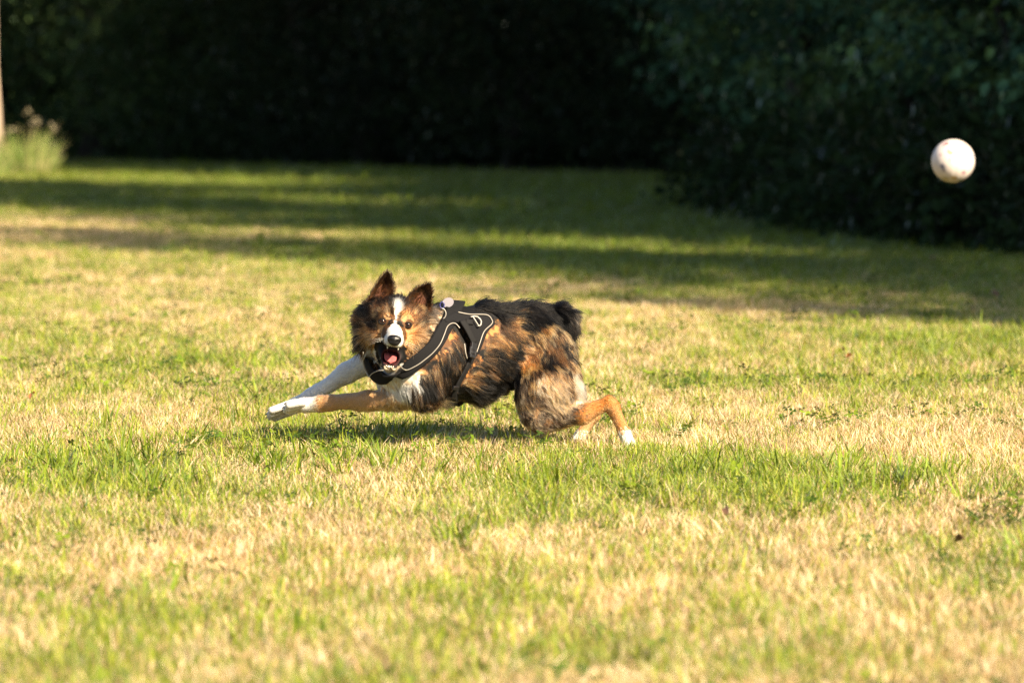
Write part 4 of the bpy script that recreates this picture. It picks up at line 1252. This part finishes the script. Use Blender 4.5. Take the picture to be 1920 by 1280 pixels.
# back panel, side panel
ribbon('saddle_panel', settle(spline([D(846, 592, -.13), D(852, 588, -.08), D(858, 588, -.02), D(862, 592, .04)], 16), OFFH), .045, OFFH, M_CLOTH, HAR, .003)
sheet('back_panel', [(838, 594), (848, 588), (861, 585), (883, 587), (913, 587), (926, 597), (927, 609), (913, 623), (905, 643), (897, 664), (886, 664), (884, 640), (872, 618), (862, 606), (846, 602), (836, 606), (830, 596)], OFFH + .001, M_MESHC, HAR)
def pipe(pts, name='piping', off=OFFH + .007, r=.0015):
    q = spline(pts, 10 * len(pts)); return cord(name, hit(q[:, 0], q[:, 1], off), r, off, M_PIPE, HAR)
pipe([(859, 585), (881, 589), (912, 590), (922, 599), (922, 607), (908, 621), (900, 642), (894, 660)])
pipe([(862, 615), (855, 607), (847, 606), (839, 612), (833, 627), (825, 645), (812, 661), (798, 673), (783, 684), (765, 693), (757, 692), (752, 688)])
pipe([(681, 660), (681, 679), (686, 696), (692, 707)]); pipe([(692, 707), (698, 700), (709, 695), (719, 694)])
pipe([(871, 644), (873, 660), (876, 672)])
# strap over the side, buckle, girth
def band(pts, w, name, off, mat=M_WEB, n=14):
    q = spline(pts, n); return ribbon(name, hit(q[:, 0], q[:, 1], off), w, off, mat, HAR, .003)
band([(866, 600), (876, 616), (884, 632), (889, 643)], .020, 'strap', OFFH + .007)
girth = [(886, 668), (880, 680), (870, 700), (858, 722), (850, 740)]
q = spline(girth, 22)
gl = hit(q[:, 0], q[:, 1], .010)
gf = spline([gl[-1], D(852, 770, -.04), D(860, 768, .04), D(876, 720, .11), D(888, 660, .12), D(880, 600, .08), D(870, 582, .02)], 30)[1:]
ribbon('girth_strap', np.concatenate([gl, settle(gf, .010)]), .020, .010, M_WEB, HAR, .003)
def local_axes(px, py, off):
    p = hit([px], [py], off)[0]; n = grad(p[None])[0]
    return p, n
p, n = local_axes(887, 652, OFFH + .010)
dn = hit([885], [668], OFFH + .010)[0] - p; dn /= np.linalg.norm(dn); sd = np.cross(n, dn)
b = MB().box(p + dn * -.004, sd * .0105, dn * .011, n * .0045)
b.box(p + dn * .012, sd * .0088, dn * .006, n * .0038); b.box(p + dn * .024, sd * .0115, dn * .0055, n * .005)
for s in (-1, 1): b.box(p + dn * .010 + sd * s * .0115, sd * .002, dn * .012, n * .0035)
bk = b.build('buckle', M_PLAST, HAR, smooth=False, off=OFF)
bv = bk.modifiers.new('bevel', 'BEVEL'); bv.width = .0015; bv.segments = 2
p, n = local_axes(854, 727, .014)
t_ = hit([848], [727], .014)[0] - p; t_ /= np.linalg.norm(t_); b2_ = np.cross(n, t_)
sl = MB().box(p, t_ * .012, b2_ * .0055, n * .003).build('strap_slider', M_PLAST, HAR, smooth=False, off=OFF)
sl.modifiers.new('bevel', 'BEVEL').width = .001
# metal ring on the side: a D with its straight bar on the left
p, n = local_axes(892, 603, OFFH + .010)
ex = hit([902], [603], OFFH + .010)[0] - p; ex -= n * (ex @ n); ex /= np.linalg.norm(ex); ez = np.cross(ex, n); ez = ez if ez[2] > 0 else -ez
Rm = lambda a, b: p + ex * (a * P_) + ez * (b * P_) + n * .004
bar = MB().tube([Rm(-11, 9), Rm(-6, 9.5), Rm(-3, 3), Rm(1, -7), Rm(3, -9), Rm(0, -10)], .0017, 8)
bar.tube([Rm(-10, 8.5), Rm(-2, 10), Rm(5, 9), Rm(10, 4), Rm(11, -1), Rm(8, -7), Rm(3, -10)], .0021, 8)
bar.build('lead_ring', M_STEEL, HAR, off=OFF)
band([(874, 603), (886, 604)], .016, 'ring_tab', OFFH + .006, M_WEB, 6)
# round tag and its ring above the collar
tc_ = D(840, 567, -.13)
vd = (CAM - tc_) / np.linalg.norm(CAM - tc_)
fx = np.array([.93, -.1, .36]); fx -= vd * (fx @ vd) * .9; fx /= np.linalg.norm(fx); fz = np.cross(vd, fx); fz /= np.linalg.norm(fz); fn = np.cross(fx, fz)
b = MB()
for s in (-1, 1):
    b.v.append(Vector(tc_ + fn * s * .0016))
    for k in range(28):
        a = 2 * math.pi * k / 28
        b.v.append(Vector(tc_ + fx * math.cos(a) * .0165 + fz * math.sin(a) * .0135 + fn * s * .0013))
for k in range(28):
    k2 = (k + 1) % 28
    b.f.append((0, 1 + k, 1 + k2)); b.f.append((29, 30 + k2, 30 + k)); b.f.append((1 + k, 30 + k, 30 + k2, 1 + k2))
tg = b.build('name_tag', M_TAG, DOG, smooth=False, off=OFF); tg['label'] = 'round pale tag behind the ear'
rg = [D(828 + 8 * math.cos(a), 588 - 10 * math.sin(a), -.20 - .004 * math.sin(a)) for a in np.linspace(-1.2, 1.5, 14)]
MB().tube([tuple(q) for q in rg], .0017, 7).build('tag_ring', M_STEEL, tg, off=OFF)
rg = [D(829 + 4 * math.cos(a), 572 - 6 * math.sin(a), -.135) for a in np.linspace(0, 6.28, 18)]
MB().tube([tuple(q) for q in rg], .0016, 6).build('link_ring', M_BLUE, tg, off=OFF)

# ------------------------------------------------------------------ fur
HPTS = np.concatenate(HARNESS_PTS)
from mathutils import kdtree
kd = kdtree.KDTree(len(HPTS))
for i, q in enumerate(HPTS): kd.insert(Vector(q), i)
kd.balance()

def sample_mesh(V, Q, n, rng):
    tri = np.concatenate([Q[:, [0, 1, 2]], Q[:, [0, 2, 3]]])
    a, b, c = V[tri[:, 0]], V[tri[:, 1]], V[tri[:, 2]]
    ar = np.linalg.norm(np.cross(b - a, c - a), axis=1); pr = ar / ar.sum()
    k = rng.choice(len(tri), n, p=pr)
    u, v = rng.uniform(size=n), rng.uniform(size=n); f = u + v > 1; u[f], v[f] = 1 - u[f], 1 - v[f]
    p = a[k] + (b[k] - a[k]) * u[:, None] + (c[k] - a[k]) * v[:, None]
    nr = np.cross(b - a, c - a)[k]; nr /= np.linalg.norm(nr, axis=1)[:, None] + 1e-12
    return p, nr

def unit(v):
    return v / (np.linalg.norm(v, axis=-1, keepdims=True) + 1e-9)

rf = np.random.default_rng(5)
NF = 260000
root, nrm = sample_mesh(BV, BQ, NF, rf)
nrm = grad(root)
# keep the mouth, nose and eyes clear
rl = root - HEAD_O
rx, ry, rz = rl @ HX, rl @ HY, rl @ HZ
keep = np.ones(NF, bool)
eyed = np.min([np.linalg.norm(root - c, axis=1) for c in EYES], axis=0)
keep &= eyed > .0165
keep &= np.linalg.norm((root - nc) / np.array([1, 1, 1]), axis=1) > .0195
keep &= np.min([cap_dist(root, a, b_, ra, rb) for a, b_, ra, rb in CUT], axis=0) > .0025
keep &= ~((ry > -.035) & (rz < -.064) & (rz > np.where(np.abs(rx) > .028, -.100, -.116)) & (rx > -.037) & (rx < .031))
keep &= ~((np.abs(rx) < .024) & (ry > .02) & (rz < -.056) & (rz > -.085))
root, nrm, eyed = root[keep], nrm[keep], eyed[keep]
# clump guides
NG = 7500
gi0 = rf.choice(len(root), NG, replace=False)
gk = kdtree.KDTree(NG)
for i, j in enumerate(gi0): gk.insert(Vector(root[j]), i)
gk.balance()
gid = np.array([gk.find(Vector(q))[1] for q in root])
hd = np.array([kd.find(Vector(q))[2] for q in root])      # distance to the harness
cid, W = coat_of(root)
gcid = cid[gi0][gid]
mixm = rf.uniform(size=len(root)) < .6 * (1 - W[:, N_BODY:].sum(1))
cid = np.where(mixm, gcid, cid)
flow = sum(W[:, i:i + 1] * PR[i]['flow'] for i in range(len(PR)))
length = sum(W[:, i] * PR[i]['fur'] for i in range(len(PR)))
lift = sum(W[:, i] * PR[i]['lift'] for i in range(len(PR)))
headw = W[:, N_BODY:].sum(1)
nose_tip = H(0, .11, -.030)
hflow = unit(root - nose_tip)
flow = flow * (1 - headw)[:, None] + hflow * headw[:, None]
# a little swirl so that the coat does not lie combed
sw = np.stack([noise3(root, 22, s) for s in (41, 42, 43)], -1) - .5
sw2 = np.stack([noise3(root, 75, s) for s in (44, 45, 46)], -1) - .5
flow = unit(flow + sw * 1.0 + sw2 * .7)
flow = flow - nrm * (flow * nrm).sum(1, keepdims=True)
flow = unit(flow)
length = length * rf.uniform(.6, 1.15, len(root)) * (.75 + .5 * noise3(root, 40, 47))
stray = rf.uniform(size=len(root)) < .06
length = np.where(stray & (length > .015), length * 1.35, length)
length = np.where(hd < .0155, .004, np.where(hd < .03, length * .65, length))
length = np.where(eyed < .024, length * .5, length)
length = np.where(cid == CI['lip'], .0012, length)
lift = np.clip(lift * rf.uniform(.6, 1.4, len(root)), .12, .8)
lift = np.where(stray, np.minimum(lift * 1.7, 1.1), lift)
lift = np.where(hd < .03, .12, lift)
SEG = 5
ts = np.linspace(0, 1, SEG)
P = np.zeros((len(root), SEG, 3))
pos = root - nrm * .001
P[:, 0] = pos
long_ = np.clip(length / .03, 0, 1.4)[:, None]
for s in range(1, SEG):
    t = ts[s]
    d = unit(nrm * (lift * (1.25 - .95 * t))[:, None] + flow + np.array([0, 0, -.30]) * t * long_ + sw2 * .5 * t)
    pos = pos + d * (length / (SEG - 1))[:, None]
    P[:, s] = pos
# gather the strands into locks
gt = P[gi0]                                             # guide strands
rel = length / (length[gi0][gid] + 1e-6)
cl = np.clip(length / .02, 0, 1) * rf.uniform(.15, .65, len(root))
for s in range(1, SEG):
    target = gt[gid, s]
    P[:, s] += (target - P[:, s]) * (cl * ts[s] ** 1.4 * .7)[:, None] * np.clip(rel, .3, 1)[:, None]
u = np.clip(.5 + (noise3(root[gi0], 30, 51)[gid] - .5) * 1.5 + rf.normal(0, .20, NG)[gid] + rf.normal(0, .16, len(root)), 0, 1)
short = np.clip((length - .008) / .01, 0, 1)
u = np.clip(u * short + (1 - short) * (.42 + .35 * (noise3(root, 25, 52) - .5) + rf.normal(0, .16, len(root))), 0, 1)
fcol = colour_of(cid, u) * rf.uniform(.75, 1.2, (len(root), 1))

# ear fur
EP, EC = [], []
for o_, ev, eF, axd, ecol in EARS:
    n_e = 2600
    p, n2 = sample_mesh(ev, eF, n_e, rf)
    L_ = rf.uniform(.005, .011, n_e)
    fl = unit(axd + (np.stack([noise3(p, 60, s) for s in (61, 62, 63)], -1) - .5) * 1.2 + n2 * .35)
    pts = np.stack([p + fl * (L_ * t)[:, None] + n2 * (.002 * t) for t in ts], 1)
    EP.append(pts)
    c = colour_of(np.full(n_e, CI['earfur']), np.clip(noise3(p, 60, 64) + rf.normal(0, .2, n_e), 0, 1))
    EC.append(c)
P = np.concatenate([P] + EP); fcol = np.concatenate([fcol] + EC)
lens = np.linalg.norm(P[:, -1] - P[:, 0], axis=1)

def hair_mat():
    m, N, L = new_mat('dog_coat')
    a = N.new('ShaderNodeAttribute'); a.attribute_name = 'Col'
    h = N.new('ShaderNodeBsdfHairPrincipled'); h.model = 'CHIANG'; h.parametrization = 'COLOR'
    h.inputs['Roughness'].default_value = .42; h.inputs['Radial Roughness'].default_value = .6; h.inputs['Coat'].default_value = .0
    L.new(a.outputs['Color'], h.inputs['Color'])
    h.inputs['IOR'].default_value = 1.25
    o = N.new('ShaderNodeOutputMaterial'); L.new(h.outputs[0], o.inputs[0])
    return m
hc = bpy.data.hair_curves.new('fur')
hc.add_curves([SEG] * len(P))
hc.position_data.foreach_set('vector', (P.reshape(-1, 3) - OFF).astype(np.float32).ravel())
r0 = np.clip(.00028 + lens * .006, .0003, .00052)
rad = (r0[:, None] * np.array([1, 1, .9, .65, .15])[None, :]).astype(np.float32)
at_r = hc.attributes.get('radius') or hc.attributes.new('radius', 'FLOAT', 'POINT')
at_r.data.foreach_set('value', rad.ravel())
ac = hc.attributes.new('Col', 'FLOAT_COLOR', 'CURVE')
c4 = np.ones((len(P), 4), np.float32); c4[:, :3] = np.clip(fcol, 0, .9)
ac.data.foreach_set('color', c4.ravel())
hc.materials.append(hair_mat())
fur = link('fur', hc, DOG)
tag(fur, kind='stuff')

# whiskers
wh = MB()
for s, x in ((-1, .024), (1, .024)):
    for k in range(3):
        a = H(s * x, .05 - .008 * k, -.045 - .003 * k)
        q = [a, a + HX * s * .022 + HY * .006 - HZ * (.003 + .002 * k), a + HX * s * .048 - HY * .004 - HZ * (.012 + .005 * k)]
        wh.tube([tuple(z) for z in q], [.00022, .00018, .00008], 4)
tag(wh.build('whiskers', simple('whisker', (.7, .66, .6), .4), DOG, off=OFF), kind='stuff')

# ================================================================== the ball
BALL_Y = 16.0
bc = at(1787, 302, BALL_Y)
BR = 40.5 * BALL_Y / FPX
def ball_mat():
    m, N, L = new_mat('printed_ball')
    tc = N.new('ShaderNodeTexCoord')
    nz = N.new('ShaderNodeTexNoise'); nz.inputs['Scale'].default_value = 60
    L.new(tc.outputs['Object'], nz.inputs['Vector'])
    vm = N.new('ShaderNodeVectorMath'); vm.operation = 'MULTIPLY_ADD'; vm.inputs[1].default_value = (.03,) * 3; vm.inputs[2].default_value = (-.015,) * 3
    L.new(nz.outputs['Color'], vm.inputs[0])
    ad = N.new('ShaderNodeVectorMath'); ad.operation = 'ADD'; L.new(tc.outputs['Object'], ad.inputs[0]); L.new(vm.outputs[0], ad.inputs[1])
    prev = None
    spots = [(-.40, .80, .16, (0.225, 0.009, 0.023)), (-.27, .47, .10, (0.279, 0.059, 0.054)), (-.20, .40, .09, (0.360, 0.203, 0.036)), (-.66, .26, .10, (0.270, 0.099, 0.126)), (-.26, .06, .09, (0.324, 0.144, 0.099)), (-.56, -.24, .14, (0.059, 0.063, 0.117)),
             (-.50, -.42, .10, (0.090, 0.081, 0.108)), (.42, -.50, .13, (0.203, 0.072, 0.117)), (-.02, -.78, .15, (0.338, 0.189, 0.013)), (-.4, -.8, .16, (0.203, 0.149, 0.023)), (.5, .72, .13, (0.270, 0.054, 0.081)), (.3, -.9, .12, (0.045, 0.135, 0.068)), (.85, .2, .12, (0.090, 0.113, 0.225))]
    for x, z, r, c in spots:
        y = -math.sqrt(max(0.02, 1 - x * x - z * z))
        vd = N.new('ShaderNodeVectorMath'); vd.operation = 'DISTANCE'; vd.inputs[1].default_value = (x * BR, y * BR, z * BR)
        L.new(ad.outputs[0], vd.inputs[0])
        mr = N.new('ShaderNodeMapRange'); mr.inputs['From Min'].default_value = r * BR * .45; mr.inputs['From Max'].default_value = r * BR * 1.25; mr.inputs['To Min'].default_value = 1; mr.inputs['To Max'].default_value = 0
        L.new(vd.outputs['Value'], mr.inputs['Value'])
        mx = N.new('ShaderNodeMix'); mx.data_type = 'RGBA'
        mx.inputs['A'].default_value = (.46, .405, .385, 1); mx.inputs['B'].default_value = (*c, 1)
        if prev: L.new(prev, mx.inputs['A'])
        L.new(mr.outputs[0], mx.inputs['Factor']); prev = mx.outputs['Result']
    p = N.new('ShaderNodeBsdfPrincipled'); p.inputs['Roughness'].default_value = .5
    L.new(prev, p.inputs['Base Color'])
    o = N.new('ShaderNodeOutputMaterial'); L.new(p.outputs[0], o.inputs[0])
    return m
b = MB()
nu, nv_ = 64, 40
for j in range(nv_ + 1):
    th = math.pi * j / nv_
    for i in range(nu):
        ph = 2 * math.pi * i / nu
        d = Vector((math.sin(th) * math.cos(ph), math.sin(th) * math.sin(ph), math.cos(th)))
        seam = math.exp(-(d.x / .012) ** 2) * .0012      # moulding seam
        b.v.append(d * (BR - seam))
for j in range(nv_):
    for i in range(nu):
        a, c2 = j * nu + i, j * nu + (i + 1) % nu
        b.f.append((a, a + nu, c2 + nu, c2))
ball = b.build('ball', ball_mat())
ball.location = bc
tag(ball, 'white printed ball flying in the air at the upper right', 'ball')
vv = MB().tube([(0, 0, -.0008), (0, 0, .0012)], [.006, .005], 14).build('valve', simple('valve_rubber', (.5, .48, .46), .6), ball)
vv.location = (0.2 * BR, .97 * BR, .1 * BR); vv.rotation_euler = (-math.pi / 2, 0, 0)
